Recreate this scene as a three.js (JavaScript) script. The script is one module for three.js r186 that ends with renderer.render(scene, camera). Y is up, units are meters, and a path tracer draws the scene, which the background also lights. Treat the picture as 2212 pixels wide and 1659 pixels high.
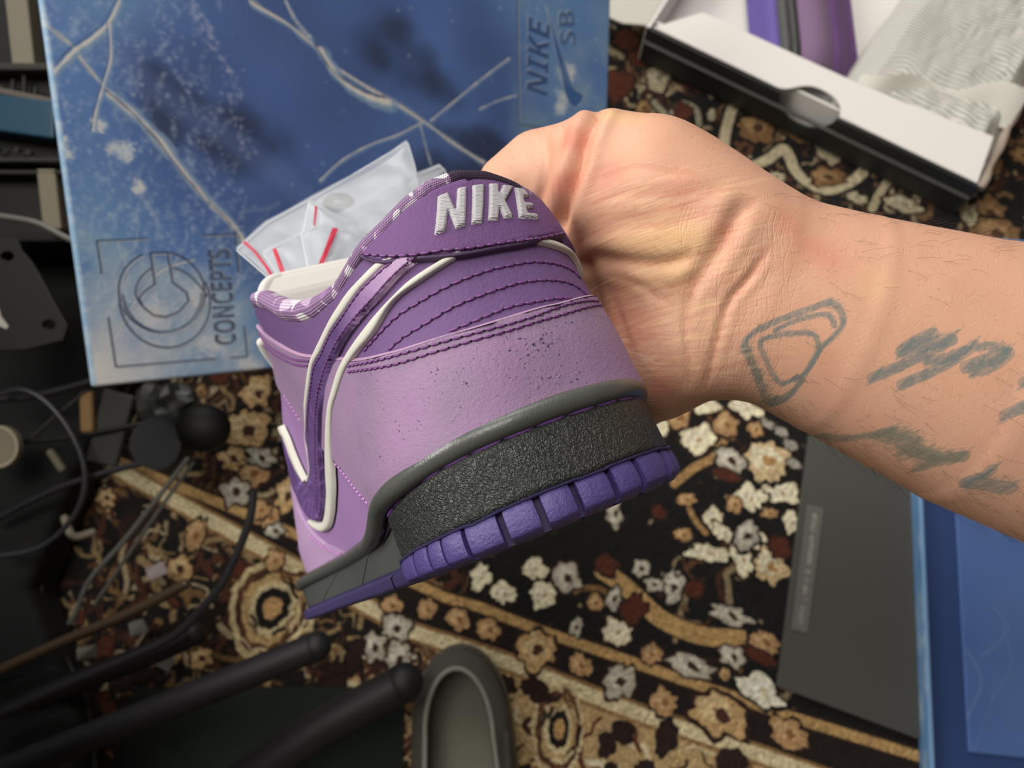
import * as THREE from 'three';
import { mergeGeometries, mergeVertices } from 'three/addons/utils/BufferGeometryUtils.js';
import { RoundedBoxGeometry } from 'three/addons/geometries/RoundedBoxGeometry.js';
import { TessellateModifier } from 'three/addons/modifiers/TessellateModifier.js';
import { RectAreaLightUniformsLib } from 'three/addons/lights/RectAreaLightUniformsLib.js';

// ------------------------------------------------------------------ camera, sky, lights, exposure
const V = (x, y, z) => new THREE.Vector3(x, y, z), MM = 0.001;
const scene = new THREE.Scene();
const TILT = 15 * Math.PI / 180;
const camera = new THREE.PerspectiveCamera(53.075, 2212 / 1659, 0.01, 30);
camera.position.set(0, 0.68, 0);
camera.up.set(0, 0, -1);
camera.lookAt(0, 0.68 - Math.cos(TILT), -Math.sin(TILT));
camera.focus = 0.205;
camera.userData.fStop = 15;
scene.background = new THREE.Color(0.50, 0.62, 0.80);
RectAreaLightUniformsLib.init();
function areaLight(name, w, h, at, to, color, intensity) {
  const l = new THREE.RectAreaLight(color, intensity, w, h);
  l.name = name; l.position.set(...at); l.lookAt(...to); l.castShadow = true; scene.add(l); return l;
}
areaLight('skylight_daylight', 1.15, 0.95, [-0.45, 2.26, -0.55], [-0.45, 0, -0.55], new THREE.Color(1.0, 0.96, 0.90), 10);
areaLight('window_daylight', 1.3, 1.2, [-0.5, 1.5, -1.93], [-0.5, 1.35, 0], new THREE.Color(1.0, 0.97, 0.94), 6);
areaLight('side_window_daylight', 1.3, 1.2, [-1.98, 1.55, -0.35], [0, 1.3, -0.35], new THREE.Color(1.0, 0.96, 0.91), 15);
const renderer = new THREE.WebGLRenderer({ antialias: true });
renderer.toneMapping = THREE.LinearToneMapping;
renderer.toneMappingExposure = 0.7;
renderer.shadowMap.enabled = true;

// ------------------------------------------------------------------ helpers
let seedState = 7;
const rnd = () => { seedState = (seedState * 1664525 + 1013904223) >>> 0; return seedState / 4294967296; };
const rr = (a, b) => a + (b - a) * rnd();
const clamp = THREE.MathUtils.clamp, lerp = THREE.MathUtils.lerp, sstep = (x, a, b) => THREE.MathUtils.smoothstep(x, a, b);
const used = {};
const numbered = (n) => { const k = used[n] = (used[n] ?? -1) + 1; return k ? n + '_' + String(k).padStart(3, '0') : n; };
function shade(o) { o.traverse((c) => { if (c.isMesh) { c.castShadow = true; c.receiveShadow = true; } }); return o; }
function thing(name, label, category, at = [0, 0, 0], group) {
  const o = new THREE.Group(); o.name = numbered(name); o.position.set(...at); o.userData = { label, category };
  if (group) o.userData.group = group;
  scene.add(o); return o;
}
function part(name, geo, material, parent) { const m = new THREE.Mesh(geo, material); m.name = name; m.castShadow = m.receiveShadow = true; parent.add(m); return m; }
function single(name, label, category, geo, material, group) {
  const m = part(numbered(name), geo, material, scene); m.userData = { label, category }; if (group) m.userData.group = group; return m;
}
function struct(name, geo, material) { const m = part(name, geo, material, scene); m.userData.kind = 'structure'; return m; }
const std = (o) => new THREE.MeshStandardMaterial(o), phys = (o) => new THREE.MeshPhysicalMaterial(o);
function box(w, h, d, x = 0, y = 0, z = 0, r = 0.001) { const g = new RoundedBoxGeometry(w, h, d, 2, Math.min(r, w / 2.1, h / 2.1, d / 2.1)); g.translate(x, y, z); return g; }
function tube(pts, r, n = 60, closed = false, sides = 10) {
  const c = new THREE.CatmullRomCurve3(pts.map((p) => V(p[0] * MM, p[1] * MM, p[2] * MM)), closed);
  return new THREE.TubeGeometry(c, n, r, sides, closed);
}
function capsuleTube(pts, r, n = 60, sides = 12) {           // a tube with rounded ends
  const c = new THREE.CatmullRomCurve3(pts.map((p) => V(p[0] * MM, p[1] * MM, p[2] * MM)));
  const g = [new THREE.TubeGeometry(c, n, r, sides)];
  for (const u of [0, 1]) { const s = new THREE.SphereGeometry(r, sides, 8); s.translate(...c.getPoint(u).toArray()); g.push(s); }
  return mergeGeometries(g);
}
function interp(table, x, k = 1) {                            // piecewise-linear rows [x, v...]
  if (x <= table[0][0]) return table[0][k];
  for (let i = 1; i < table.length; i++) if (x <= table[i][0]) { const a = table[i - 1], b = table[i]; return lerp(a[k], b[k], (x - a[0]) / (b[0] - a[0])); }
  return table[table.length - 1][k];
}
// periodic value noise
function lattice(seed) { const a = new Float32Array(65536); let s = seed; for (let i = 0; i < 65536; i++) { s = (s * 1664525 + 1013904223) >>> 0; a[i] = s / 4294967296; } return a; }
const LAT = lattice(99);
function vnoise(x, y, px, py, o = 0) {
  const ix = Math.floor(x), iy = Math.floor(y), fx = x - ix, fy = y - iy, w = (t) => t * t * (3 - 2 * t), m = (a, n) => ((a % n) + n) % n;
  const h = (a, b) => LAT[(m(a, px) * 131 + m(b, py) * 7919 + o * 977) & 65535];
  return lerp(lerp(h(ix, iy), h(ix + 1, iy), w(fx)), lerp(h(ix, iy + 1), h(ix + 1, iy + 1), w(fx)), w(fy));
}
function fbm(u, v, f, oct, o = 0, gain = 0.5) { let s = 0, a = 1, t = 0; for (let i = 0; i < oct; i++) { s += a * vnoise(u * f, v * f, f, f, o + i); t += a; a *= gain; f *= 2; } return s / t; }
function dataTex(n, fn, srgb = false, rx = 1, ry = 1) {
  const d = new Uint8Array(n * n * 4);
  for (let y = 0; y < n; y++) for (let x = 0; x < n; x++) { const c = fn((x + 0.5) / n, (y + 0.5) / n), i = (y * n + x) * 4; for (let k = 0; k < 3; k++) d[i + k] = clamp((c.length ? c[k] : c) * 255, 0, 255); d[i + 3] = 255; }
  const t = new THREE.DataTexture(d, n, n); t.wrapS = t.wrapT = THREE.RepeatWrapping; t.magFilter = THREE.LinearFilter; t.repeat.set(rx, ry); t.needsUpdate = true;
  if (srgb) t.colorSpace = THREE.SRGBColorSpace; return t;
}
const rep = (t, x, y) => { const c = t.clone(); c.repeat.set(x, y); c.needsUpdate = true; return c; };
function canvas(w, h) { const c = document.createElement('canvas'); c.width = w; c.height = h; return [c, c.getContext('2d')]; }
function canvasTex(c, srgb = true) { const t = new THREE.CanvasTexture(c); t.wrapS = t.wrapT = THREE.ClampToEdgeWrapping; if (srgb) t.colorSpace = THREE.SRGBColorSpace; return t; }
function smoothPath(g, p, close = false) {
  const q = new THREE.SplineCurve(p.map((a) => new THREE.Vector2(a[0], a[1]))).getPoints(p.length * 8);
  g.beginPath(); q.forEach((a, i) => (i ? g.lineTo(a.x, a.y) : g.moveTo(a.x, a.y))); if (close) g.closePath();
}
const blotch = (g, x, y, r, rgb, a) => { const q = g.createRadialGradient(x, y, 0, x, y, r); q.addColorStop(0, 'rgba(' + rgb + ',' + a + ')'); q.addColorStop(1, 'rgba(' + rgb + ',0)'); g.fillStyle = q; g.fillRect(x - r, y - r, 2 * r, 2 * r); };

const GRAIN = dataTex(512, (u, v) => { const a = fbm(u, v, 24, 3, 3); const b = Math.abs(fbm(u, v, 40, 2, 9) - 0.5) * 2; return 0.55 * a + 0.45 * Math.sqrt(b); });
const PEBBLE = dataTex(512, (u, v) => { const w = fbm(u, v, 16, 2, 21) * 0.06; const a = Math.abs(fbm(u + w, v - w, 30, 2, 5) - 0.5) * 2, b = fbm(u, v, 64, 2, 40); return clamp(Math.pow(a, 0.6) * 0.85 + b * 0.2, 0, 1); });
const FINE = dataTex(512, (u, v) => fbm(u, v, 90, 2, 31));
const KNIT = dataTex(256, (u, v) => { const x = u * 16, y = v * 16, o = Math.floor(y) % 2 ? 0.5 : 0; const dx = (x + o) % 1 - 0.5, dy = y % 1 - 0.5; return clamp(1 - 2.2 * Math.hypot(dx * 0.9, dy * 1.2), 0, 1); });

const SHOE_AXES = [[-0.3348, -0.3685, 0.8672], [-0.9403, 0.0707, -0.333], [0.0614, -0.9269, -0.3702]], SHOE_AT = [0.0225, 0.4932, -0.0187];
const SHOE = {
  OUT: [[-1.5, 0], [-1.2, 6], [-0.4, 11.9], [1.4, 17.7], [4, 23], [7.5, 27.9], [11.8, 32], [16.8, 35.4], [22.2, 37.9], [27.9, 39.7], [33.8, 40.8], [39.8, 41.4], [45.8, 41.5], [51.8, 41.5], [57.8, 41.6], [63.8, 41.8], [69.8, 41.9], [75.8, 42.1], [81.8, 42.3], [87.8, 42.4], [93.7, 42.6], [99.7, 42.6], [105.7, 42.6], [111.7, 42.6], [117.7, 42.6], [123.7, 42.8], [129.7, 43.1], [135.7, 43.6], [141.7, 44.3], [147.6, 45.2], [153.5, 46.3], [159.4, 47.5], [165.3, 48.6], [171.2, 49.7], [177.1, 50.8], [183, 51.7], [189, 52.4], [195, 52.8], [200.9, 53], [206.9, 52.9], [212.9, 52.6], [218.9, 52.1], [224.9, 51.4], [230.8, 50.5], [236.7, 49.3], [242.5, 48], [248.3, 46.4], [254, 44.5], [259.6, 42.4], [265.1, 39.9], [270.4, 37.1], [275.5, 33.9], [280.4, 30.4], [285, 26.7], [289.7, 22.9], [293.3, 19.3]],
  DK: [[2.2, 0.8, 2.8, 4.6, 8, 9], [1.2, 1.2, 2.9, 4.8, 10, 10], [0.6, 2.5, 4.6, 7, 9, 11], [1.5, 2.2, 2.2, 0.5, -1.5, -4], [2.5, 3.5, 4.5, 3.5, 1, -2], [4, 6, 8, 10, 14, 18], [9, 13, 17, 24, 33, 38], [10, 16, 21, 30, 45, 49]],
  foxTop: [[37, 55], [15.1, 53.6], [5.9, 53.3], [-5.5, 53], [-16.1, 53.3], [-30.3, 55], [-40.8, 57.2], [-60.7, 63.2], [-89.7, 75.9], [-102.8, 82.5], [-124.4, 95.9], [-157, 115]],
  tabLow: [[33, 75], [12.1, 71.8], [-0.5, 71.9], [-11.7, 72.7], [-21.9, 75.7], [-32.1, 79.3], [-39.2, 84.8]],
  tabHi: [[35, 79], [23.7, 82.5], [19.5, 88.3], [13.5, 92], [7.1, 94], [-1.7, 94.3], [-10, 93.2], [-19.1, 90.7], [-29.4, 86.9], [-39.1, 85.2]],
  diag: [[-82.4, 24.6], [-95.8, 34], [-104, 40.1], [-113.4, 45.5], [-135.3, 58], [-154.1, 70.2], [-168.9, 83.5], [-183.4, 97.4]],
  mud: [[-154.9, 19], [-175.1, 25.7], [-187.6, 33.3], [-198.5, 40.8], [-204.4, 48]],
  swWhiteL: [[-29.5, 79.8], [-32, 80.1], [-34.8, 80.1], [-42.7, 79.4], [-53.2, 79.3], [-69.3, 78], [-86.8, 75.7], [-93.7, 74.3], [-107.9, 71.4], [-129.4, 69.4], [-153.4, 66.7], [-160.8, 63.4], [-163.2, 59.2], [-167.7, 54.6], [-175.7, 52.9]],
  swWhiteLi: [[-26.2, 78], [-28.5, 78], [-30.8, 77.9], [-36.2, 77.1], [-42, 76.6], [-56.1, 75.3], [-68.8, 74.8], [-81.2, 73.3], [-89.3, 72.6], [-101.9, 69.3], [-121.1, 67], [-149.7, 65.7], [-155.6, 62], [-160, 58.4], [-164.7, 53.9], [-173.9, 51.3]],
  swWhiteR: [[-7.4, 72.7], [-10.7, 72], [-13.3, 71.4], [-21.8, 69.6], [-32.4, 67.8], [-43.4, 63.7], [-56.7, 62.7], [-68.4, 61.6], [-81.5, 59.1], [-89.3, 57.2], [-102.3, 51.5], [-112.9, 46.2], [-123.9, 40.1], [-135.3, 36.3], [-148.3, 32.5], [-160, 29.9], [-171.5, 30.2], [-180.4, 33.1], [-187, 37.4]],
  swWhiteRi: [[-11.3, 73.8], [-14.7, 73.2], [-17.5, 72.6], [-25.7, 71.1], [-34.8, 68.7], [-48.5, 66.8], [-67.3, 65.2], [-74.2, 64.5], [-81.4, 62.8], [-95.4, 59.2], [-108.6, 55.2], [-128.2, 49.6], [-141.8, 43.5], [-152.7, 39.3], [-160, 36.1], [-167, 33.9], [-173.4, 34.4], [-179.3, 35.9], [-184.2, 38]],
  swTip: [[-190.9, 80.9], [-185.7, 74.2], [-184, 67.1], [-181.2, 60], [-176.4, 53.1]],
  swTipO: [[-207, 84], [-195.3, 75.2], [-192.1, 67.6], [-187.5, 60.2], [-179.6, 52.4]],
  swBodyL: [[-26.2, 78], [-28.5, 78], [-30.8, 77.9], [-36.2, 77.1], [-42, 76.6], [-56.1, 75.3], [-68.8, 74.8], [-81.2, 73.3], [-89.3, 72.6], [-101.9, 69.3], [-121.1, 67], [-149.7, 65.7], [-155.6, 62], [-160, 58.4], [-163.8, 54.6], [-173.3, 51.1], [-179.7, 52.3], [-184.9, 57.5], [-188, 64.4], [-190.2, 71.7], [-192.1, 78.5]],
  swBodyO: [[-195, 78.9], [-196.5, 72.9], [-198.4, 65.4], [-199.4, 59.3], [-198, 54.5], [-192, 46.6], [-184.3, 39.6], [-178.7, 36.6]],
  swBodyR: [[-17.8, 75.2], [-21.1, 74.8], [-24.3, 74.2], [-31.3, 72.1], [-37.4, 70.6], [-46.4, 69.7], [-58.3, 69.1], [-67, 68.2], [-75.9, 67.2], [-85.9, 65], [-94.2, 62.6], [-114.5, 56.7], [-135.3, 51.1], [-147.2, 44.5], [-156.2, 39.9], [-163.7, 36.8], [-169.5, 35.3], [-173.4, 35.1]],
  stL: [[-28.2, 77], [-30.4, 76.9], [-35.6, 76.1], [-41.1, 75.6], [-54.7, 74.1], [-67.1, 73.6], [-79.5, 72.1], [-87.3, 71.4], [-98.7, 68.1], [-115.6, 65.3], [-141.9, 63.6]],
  stR: [[-21.3, 75.7], [-24.7, 75], [-31.9, 73], [-38, 71.5], [-47.5, 70.7], [-59.9, 70.3], [-68.9, 69.5], [-77.9, 68.4], [-88.2, 66.2], [-97.3, 63.8], [-120.4, 58.3], [-144.2, 53], [-154.2, 45.9], [-161.8, 41.1], [-168.3, 37.8]],
  L1: [[29.9, 60.9], [26.9, 62.8], [22.6, 64.1], [16.7, 65.3], [9, 66.4], [1.6, 66.6], [-2.9, 66.7], [-9.9, 66.3], [-18.4, 65.6], [-26.4, 64.7], [-32.7, 64.3], [-43.9, 62.7], [-52.5, 62.1]],
  L2: [[27.1, 54.9], [22.9, 57.9], [17, 59.6], [9.4, 60.7], [3.8, 61.2], [-1.7, 61.1], [-9.3, 60.6], [-16.9, 60.1], [-24.8, 59], [-28.9, 58.6], [-33.2, 58.4], [-40, 57.5]],
  L3: [[17.6, 54], [11.1, 54.7], [4.5, 55], [-2.7, 55.4], [-9.7, 54.9], [-15.6, 54.5], [-22.1, 54.4]],
  Ra: [[30.9, 53], [11.6, 51.9], [0.7, 50.8], [-10, 50.9], [-20.2, 51.9], [-30.9, 53.5], [-44, 56.5], [-63.8, 62.3]],
  Rb: [[32.3, 51.9], [12.5, 49.7], [3.7, 49.3], [-7.3, 49.1], [-17.5, 49.8], [-27.8, 51], [-39.8, 53.3], [-65.8, 61.3]],
  La: [[-92.4, 75.2], [-106.2, 81.4], [-125.4, 91.8], [-147.9, 104.8], [-156, 112]],
  Lb: [[-95.2, 74.7], [-108.9, 80.7], [-133.9, 93.6], [-167, 111]],
  Ts: [[30.4, 74.8], [14.8, 72], [3.6, 72.3], [-7.7, 73.2], [-14.6, 74.7], [-21, 76.1], [-27.8, 78.8], [-37.3, 84.2]],
  diagS: [[-167.6, 87.6], [-159.4, 78.1], [-154.6, 71.5]],
  diagS2: [[-110, 45.1], [-101.4, 39.5], [-92.6, 33.4], [-79.6, 25.1]],
  mudS: [[-158.2, 18.7], [-178, 25.1], [-190.8, 33.1]],
  letN: [[-9.2, 90.4], [-5.8, 90.9], [-6.2, 85.2], [-2.9, 91.3], [0.1, 91.2], [-5.7, 79.5], [-8.8, 79.2], [-8.4, 84.8], [-11.5, 79.5], [-15.1, 79.1]],
  letI: [[1.8, 91.3], [5.9, 91.2], [-0.9, 79.2], [-4.3, 79.4]],
  letK: [[7.4, 91.2], [10.8, 91], [8.9, 87.8], [12.2, 90.4], [16.4, 90], [9.2, 84.6], [8.8, 79], [5.8, 79.2], [6, 82.4], [4, 79], [0.7, 79.4]],
  letE: [[16.4, 89.5], [20.3, 89.1], [20.4, 86.2], [17.3, 85.8], [16, 84], [19.1, 83.7], [18.4, 82], [15.2, 81.7], [14.6, 80.2], [17.8, 79.8], [17.5, 77.8], [10.2, 78.6], [13, 83.9]],
  specks: [[0.9, 43.5], [0.7, 44.7], [-1.8, 43.8], [1.7, 42.3], [-1.2, 42.1], [-4.2, 41.7], [-4.7, 46.3], [11.6, 46.9], [-8.2, 44.2], [6.6, 32.3], [-2.9, 35], [1.8, 34.1], [-55, 33.8], [-43.4, 36.9], [-26.5, 46.2], [-21.1, 40.2]],
  soleTop: [[32.7, 7.7], [4.7, 9], [-4.9, 9.5], [-15, 9.5], [-24.5, 9.1], [-35.4, 8.6], [-70.9, 6.4]],
  gaps: [25.7, 13.1, 4.1, -6.3, -15.8, -25.6, -36.2, -43.5, -49.6, -57.8],
  tongue: [[120, 120.3, -34.1], [120, 125.6, -30.8], [120, 126.7, -24.2], [120, 126.6, -2.8]],
  nub: [135, 105, -42.1],
};
const LID = {
  LIDP: [-273.6, 196.4, -126.9],
  LIDU: [0.8765, -0.421, -0.2336],
  LIDV: [-0.0007, 0.4841, -0.875],
  cracks: [{ w: 1.6, p: [[-1, 220.4], [7.1, 214.4], [15.2, 206.5], [17.8, 200.8], [28.2, 186.6], [36.2, 178.4], [44.6, 171.4]], c: '#d9d3d0' }, { w: 3.5, p: [[30.4, 182.4], [39.3, 174.8], [46.3, 167.8], [52, 160.5], [58.4, 152.3], [66.2, 140.1], [74.9, 127.5], [89.1, 111.3]], c: '#b9c6cf' }, { w: 2.2, p: [[74.8, 128], [82.9, 116.1], [89.9, 109.4], [97.2, 100.7], [102.4, 91.3]], c: '#d8c9bf' }, { w: 1.8, p: [[0.9, 190.5], [9.9, 200.2], [15.8, 206.2], [24.5, 212.5], [35, 222.5], [42.6, 235.8]], c: '#d9d3d0' }, { w: 1.2, p: [[35.6, 221.9], [34.1, 202.7], [28.2, 186.6], [22.3, 170.4], [19.7, 160.1]], c: '#b9c8d8' }, { w: 2.4, p: [[119.2, 244], [124.8, 240.4], [142, 232.3], [156.8, 222.2], [171.9, 208.7], [194.4, 196.5], [218.2, 185.4], [239.5, 173.5], [263.7, 158.7], [287.2, 146.2]], c: '#ddd2c8' }, { w: 4, p: [[162.8, 218.3], [174.7, 201.4], [194.1, 190.3], [211.2, 186.6]], c: '#c9cfce' }, { w: 1.4, p: [[141.5, 246.4], [146, 237], [152.5, 229], [156.3, 225.6]], c: '#aebccc' }, { w: 1.2, p: [[243.3, 175.2], [264.4, 191], [285.9, 207], [309.9, 223.6]], c: '#7f97b4' }, { w: 1.2, p: [[237.7, 174.4], [217.4, 164.5], [195.9, 156.8], [174.9, 145.9], [157.5, 131.4]], c: '#aab4c2' }, { w: 0.9, p: [[234, 174.2], [239, 155.4], [242.4, 143.8]], c: '#8ea2bd' }, { w: 0.9, p: [[283.7, 185.3], [301.7, 192.9], [316.1, 197.1]], c: '#8b9db0' }, { w: 1, p: [[4.3, -4.3], [16.1, 28.5], [43.7, 69.1], [70.3, 80]], c: '#b5c2c8' }],
  darks: [[[49.7, 202.5], [80.2, 185.4], [100.5, 157.7], [65.8, 151], [54.2, 170.2]], [[77.5, 157], [107.8, 175.5], [142.5, 149.9], [98.7, 137]], [[213.7, 248.1], [244.5, 220.2], [273.9, 186.5], [225.9, 200], [192.3, 222.2]], [[231.5, 151.9], [285.2, 146.2], [293.1, 121.7], [179.7, 108.9]], [[243.2, 172], [293.5, 167.1], [309.8, 148.4], [285.2, 147.9]]],
  lights: [[40.6, 38.7, 80], [7.8, 14, 50], [82.3, 15.8, 50], [365, 219.1, 50], [352.3, 190.4, 35], [28.2, 147.3, 30], [22.1, 160.7, 16], [39.4, 130.6, 16], [70.9, 55.2, 45], [-0.8, 154.6, 20], [106.3, 3.3, 40]],
  streak: [[81.1, 238.6], [89.3, 224.6], [96.3, 208.8], [103.7, 195.3], [105.1, 178.2], [111.6, 149.2]],
  bandL: [[37.1, 204.2], [55.9, 186.8], [86.8, 165.9], [117.3, 144.8], [153.2, 115.6]],
  frameC: [[14.2, 93.5], [97.9, 95.7], [98.7, 10.8], [15.7, 12.3]],
  frameN: [[317.2, 265.1], [319, 174.9], [343.8, 173], [397.9, 180.9]],
  ringA: [48.9, 59],
  ringAr: [[22.9, 60.6], [51.6, 85.8]],
  ringB: [50.2, 52.8],
  ringBr: [[77.7, 50.9], [47, 21.9]],
  flask: [[44.2, 85], [44.6, 64.5], [37.2, 59.7], [34.2, 55.9], [36.2, 50.1], [41.5, 44.4], [49.5, 42.6], [57.4, 45.3], [64.2, 52.3], [63.2, 58.1], [55.5, 65.1], [54.5, 84.9]],
  innerC: [[44.3, 75.3], [38.3, 70.9], [34.1, 64.7], [32.7, 58.4], [34.9, 51.8]],
  arcR: [[55.8, 75.2], [62.3, 72.5], [67.9, 67.7], [72.7, 60.9], [76.1, 54.8]],
  txtC: [[91.4, 19.8], [92.5, 86.4], 11.3],
  txtN: [[344.8, 195.2], [346.3, 251]],
  txtS: [[370.4, 236.8], [367.6, 263.8]],
  swooshLid: [[341.9, 264.5], [347.2, 248.4], [351.7, 231.9], [357.2, 215.1], [361.8, 199.7], [369.2, 190.5], [376.7, 194.4], [378.9, 200.6], [369.7, 205.4], [362.8, 219], [355.1, 235.6], [348, 251.8]],
};
const RUG = {
  motifs: [['cream', 176, -165, 13.9, 8.8, 0], ['cream', 212, -160, 13.9, 9.7, 0.5], ['cream', 167, -131, 15, 12.1, -0.2], ['cream', 136, -143, 6.7, 10.4, 0], ['cream', 238, -83, 16.7, 9.2, 0.1], ['cream', 210, -78, 12.6, 12.2, 0], ['cream', 176, -61, 8.1, 8.5, 0.4], ['cream', 184, -48, 12.1, 6.4, 0.6], ['cream', 171, -31, 19, 7.6, 0.1], ['cream', 215, -41, 15.1, 7.2, 0.7], ['cream', 200, -26, 8.8, 16, 0], ['cream', 244, -57, 6.5, 10.1, 0], ['flower', 228, -112, 18.2, 17.3, 0.5], ['flower', 222, -20, 14.3, 15.5, 0.5], ['grey', 195, -112, 12.8, 9.9, 0.4], ['grey', 204, -46, 10.9, 13.3, 0.4], ['grey', 136, -4, 9.1, 12.3, 0.4], ['petal', 232, -145, 7.1, 4.2, 0.5], ['petal', 243, -138, 7.1, 4.2, 0.5], ['petal', 250, -126, 7.1, 4.2, 0.5], ['petal', 251, -109, 7, 4.1, 0.5], ['beige', 226, -65, 7.3, 4.5, 0], ['beige', 149, -47, 8.1, 6, 0], ['beige', 196, -73, 6.9, 6.9, 0], ['beige', 194, -145, 10.9, 13, 0], ['beige', 152, -151, 9.6, 9.2, 0], ['beige', 220, -140, 6.7, 7.9, 0], ['beige', 154, -77, 7.7, 5.3, 0], ['rust', 191, -99, 13.6, 4.9, 0.3], ['rust', 157, -1, 7.9, 7.1, 0.3], ['rust', 232, -36, 10, 8, 0.3], ['cream', 19, -18, 10, 9.2, 0.4], ['cream', -7, 3, 9.9, 7.9, 0.4], ['cream', 27, 4, 10.3, 11.1, 0.4], ['cream', -27, -11, 8.3, 11.9, 0.4], ['cream', 89, 34, 11.7, 9.8, 0.4], ['grey', 47, -10, 11.5, 11.5, 0.3], ['grey', 87, 7, 7.1, 9.1, 0.3], ['grey', 138, -2, 9.1, 12.3, 0.3], ['grey', 186, 21, 18, 7.8, 0.3], ['grey', 185, 54, 10.8, 8.5, 0.3], ['grey', 149, 61, 19.3, 7.7, 0.3], ['grey', 54, 30, 5.1, 7.8, 0.3], ['grey', 121, -5, 7.9, 5.9, 0.3], ['grey', 111, -18, 7.2, 7.2, 0.3], ['beige', 71, 11, 7.1, 7.1, 0.3], ['beige', 116, 52, 8.5, 8.1, 0.3], ['beige', 213, 42, 14, 8.2, 0.3], ['beige', 177, 68, 4.6, 4.6, 0.3], ['rust', 208, 54, 13.5, 5.8, 0.5], ['rust', 104, 15, 9.8, 11.8, 0.2], ['rust', 81, -21, 12, 8, 0.2], ['white', 207, 82, 21.4, 10.7, 0.5], ['beige', -19, 33, 9.8, 8.2, 0.5], ['beige', 57, 61, 10.8, 10, 0.5], ['beige', 126, 89, 11.4, 11.1, 0.5], ['beige', 226, 113, 17, 11, 0.5], ['bflower', 20, 48, 15.9, 14.4, 0.4], ['bflower', 170, 98, 21.3, 16.4, 0.4], ['grey', 89, 73, 11.9, 13.8, 0.4], ['beige', -45, 24, 10.2, 10.2, 0.5], ['beige', -72, 16, 7.9, 8.3, 0.5], ['beige', -102, 13, 8.7, 7.9, 0.5], ['medal', 39, 110, 17, 28.4, 0], ['medal', -204, 15, 29.5, 33.4, 0.3], ['dark', 19, 80, 11.5, 6.9, 0.3], ['dark', 90, 112, 9.4, 7.6, 0.3], ['dark', 77, 122, 6.4, 8.3, 0.3], ['dark', 126, 117, 7.5, 11.3, 0.3], ['dark', -5, 76, 7.7, 6.5, 0.3], ['dark', 179, 135, 11.2, 9.4, 0.3], ['grey', -98, 31, 11.7, 11.7, 0.3], ['grey', -95, 56, 11.6, 13.5, 0.3], ['grey', -116, 46, 9.7, 11.6, 0.3], ['dark', -132, 53, 5.8, 15.5, 0.3], ['dark', -151, 78, 9.6, 17.2, 0.3], ['dark', -116, 86, 11.5, 11.5, 0.3], ['beige', -230, -101, 12.3, 14.4, 0.2], ['beige', -211, -62, 7.3, 12.2, 0.2], ['beige', -276, -47, 8.1, 14.1, 0.2], ['beige', -221, -68, 8.1, 8.1, 0.2], ['beige', -205, -25, 8, 8, 0.2], ['bflower', -240, -139, 18.8, 18.8, 0.2], ['bflower', -233, -174, 12.7, 16.9, 0.2], ['bflower', -199, -80, 9.4, 16.3, 0.2], ['bflower', -250, -114, 12.4, 10.3, 0.2], ['bflower', -287, -18, 11.9, 10, 0.2], ['grey', -225, -114, 12.4, 8.3, 0.2], ['grey', -245, -85, 12.3, 12.3, 0.2], ['grey', -207, -50, 8.1, 6, 0.2], ['tan', 246, -450, 19.6, 14, 0.3], ['tan', 244, -479, 14.1, 14.1, 0.3], ['tan', 294, -440, 20.9, 9.3, 0.3], ['tan', 465, -356, 20.3, 18, 0.3], ['tan', 468, -333, 22.4, 17.9, 0.3], ['cream2', 320, -426, 16.2, 16.2, 0], ['tan', 311, -395, 18.3, 9.1, 0], ['rust', 218, -506, 16.6, 5.7, 0.5], ['rust', 173, -469, 9.4, 9.4, 0], ['cream2', 151, -511, 11.9, 21.4, 0.3], ['cream2', 388, -395, 12.8, 8.2, 0.3], ['cream2', 382, -365, 18.1, 9, 0.3], ['cream2', 446, -354, 9, 11.3, 0.3], ['cream2', 423, -379, 11.4, 11.4, 0.3], ['cream2', 339, -372, 10.4, 5.9, 0.3], ['cream2', 262, -395, 8.2, 6.9, 0.3], ['cream2', 202, -464, 4.2, 8, 0.3], ['rust', 133, -537, 14.4, 14.4, 0.3], ['rust', 120, -555, 14.5, 12, 0.3], ['rust', 109, -499, 14.2, 18.9, 0.3]],
  wav: [{ w: 11.1, c: '#b9ab8b', p: [[198, -524], [218, -499], [228, -486], [219, -459], [212, -426], [226, -404], [254, -414], [272, -426], [280, -404], [293, -388], [313, -381], [340, -393], [359, -414], [373, -426]] }, { w: 9.5, c: '#8f8870', p: [[150, -542], [167, -522], [184, -509], [176, -524], [198, -524]] }, { w: 7.4, c: '#8f8870', p: [[145, -479], [159, -459], [171, -445], [191, -428], [195, -411]] }, { w: 6.6, c: '#8f8870', p: [[162, -467], [173, -479], [186, -472], [189, -455]] }, { w: 8.2, c: '#a89b7c', p: [[352, -360], [363, -379], [377, -395], [394, -393], [401, -383], [394, -365]] }],
  bordU: [[-110, -16], [-82, -5], [-54, 7], [-28, 14], [-1, 24], [39, 38], [79, 51], [118, 64], [157, 77], [195, 89], [234, 102], [336, 132]],
  bordL: [[-122, 14], [-83, 34], [-41, 47], [12, 64], [65, 84], [116, 102], [167, 118], [218, 135]],
  branch: [[78, -16], [93, -6], [107, 6], [127, 24], [159, 37], [192, 39]],
  branch2: [[144, -91], [162, -105], [182, -116], [193, -135]],
  branch3: [[154, -75], [160, -60], [169, -48]],
};
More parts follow.
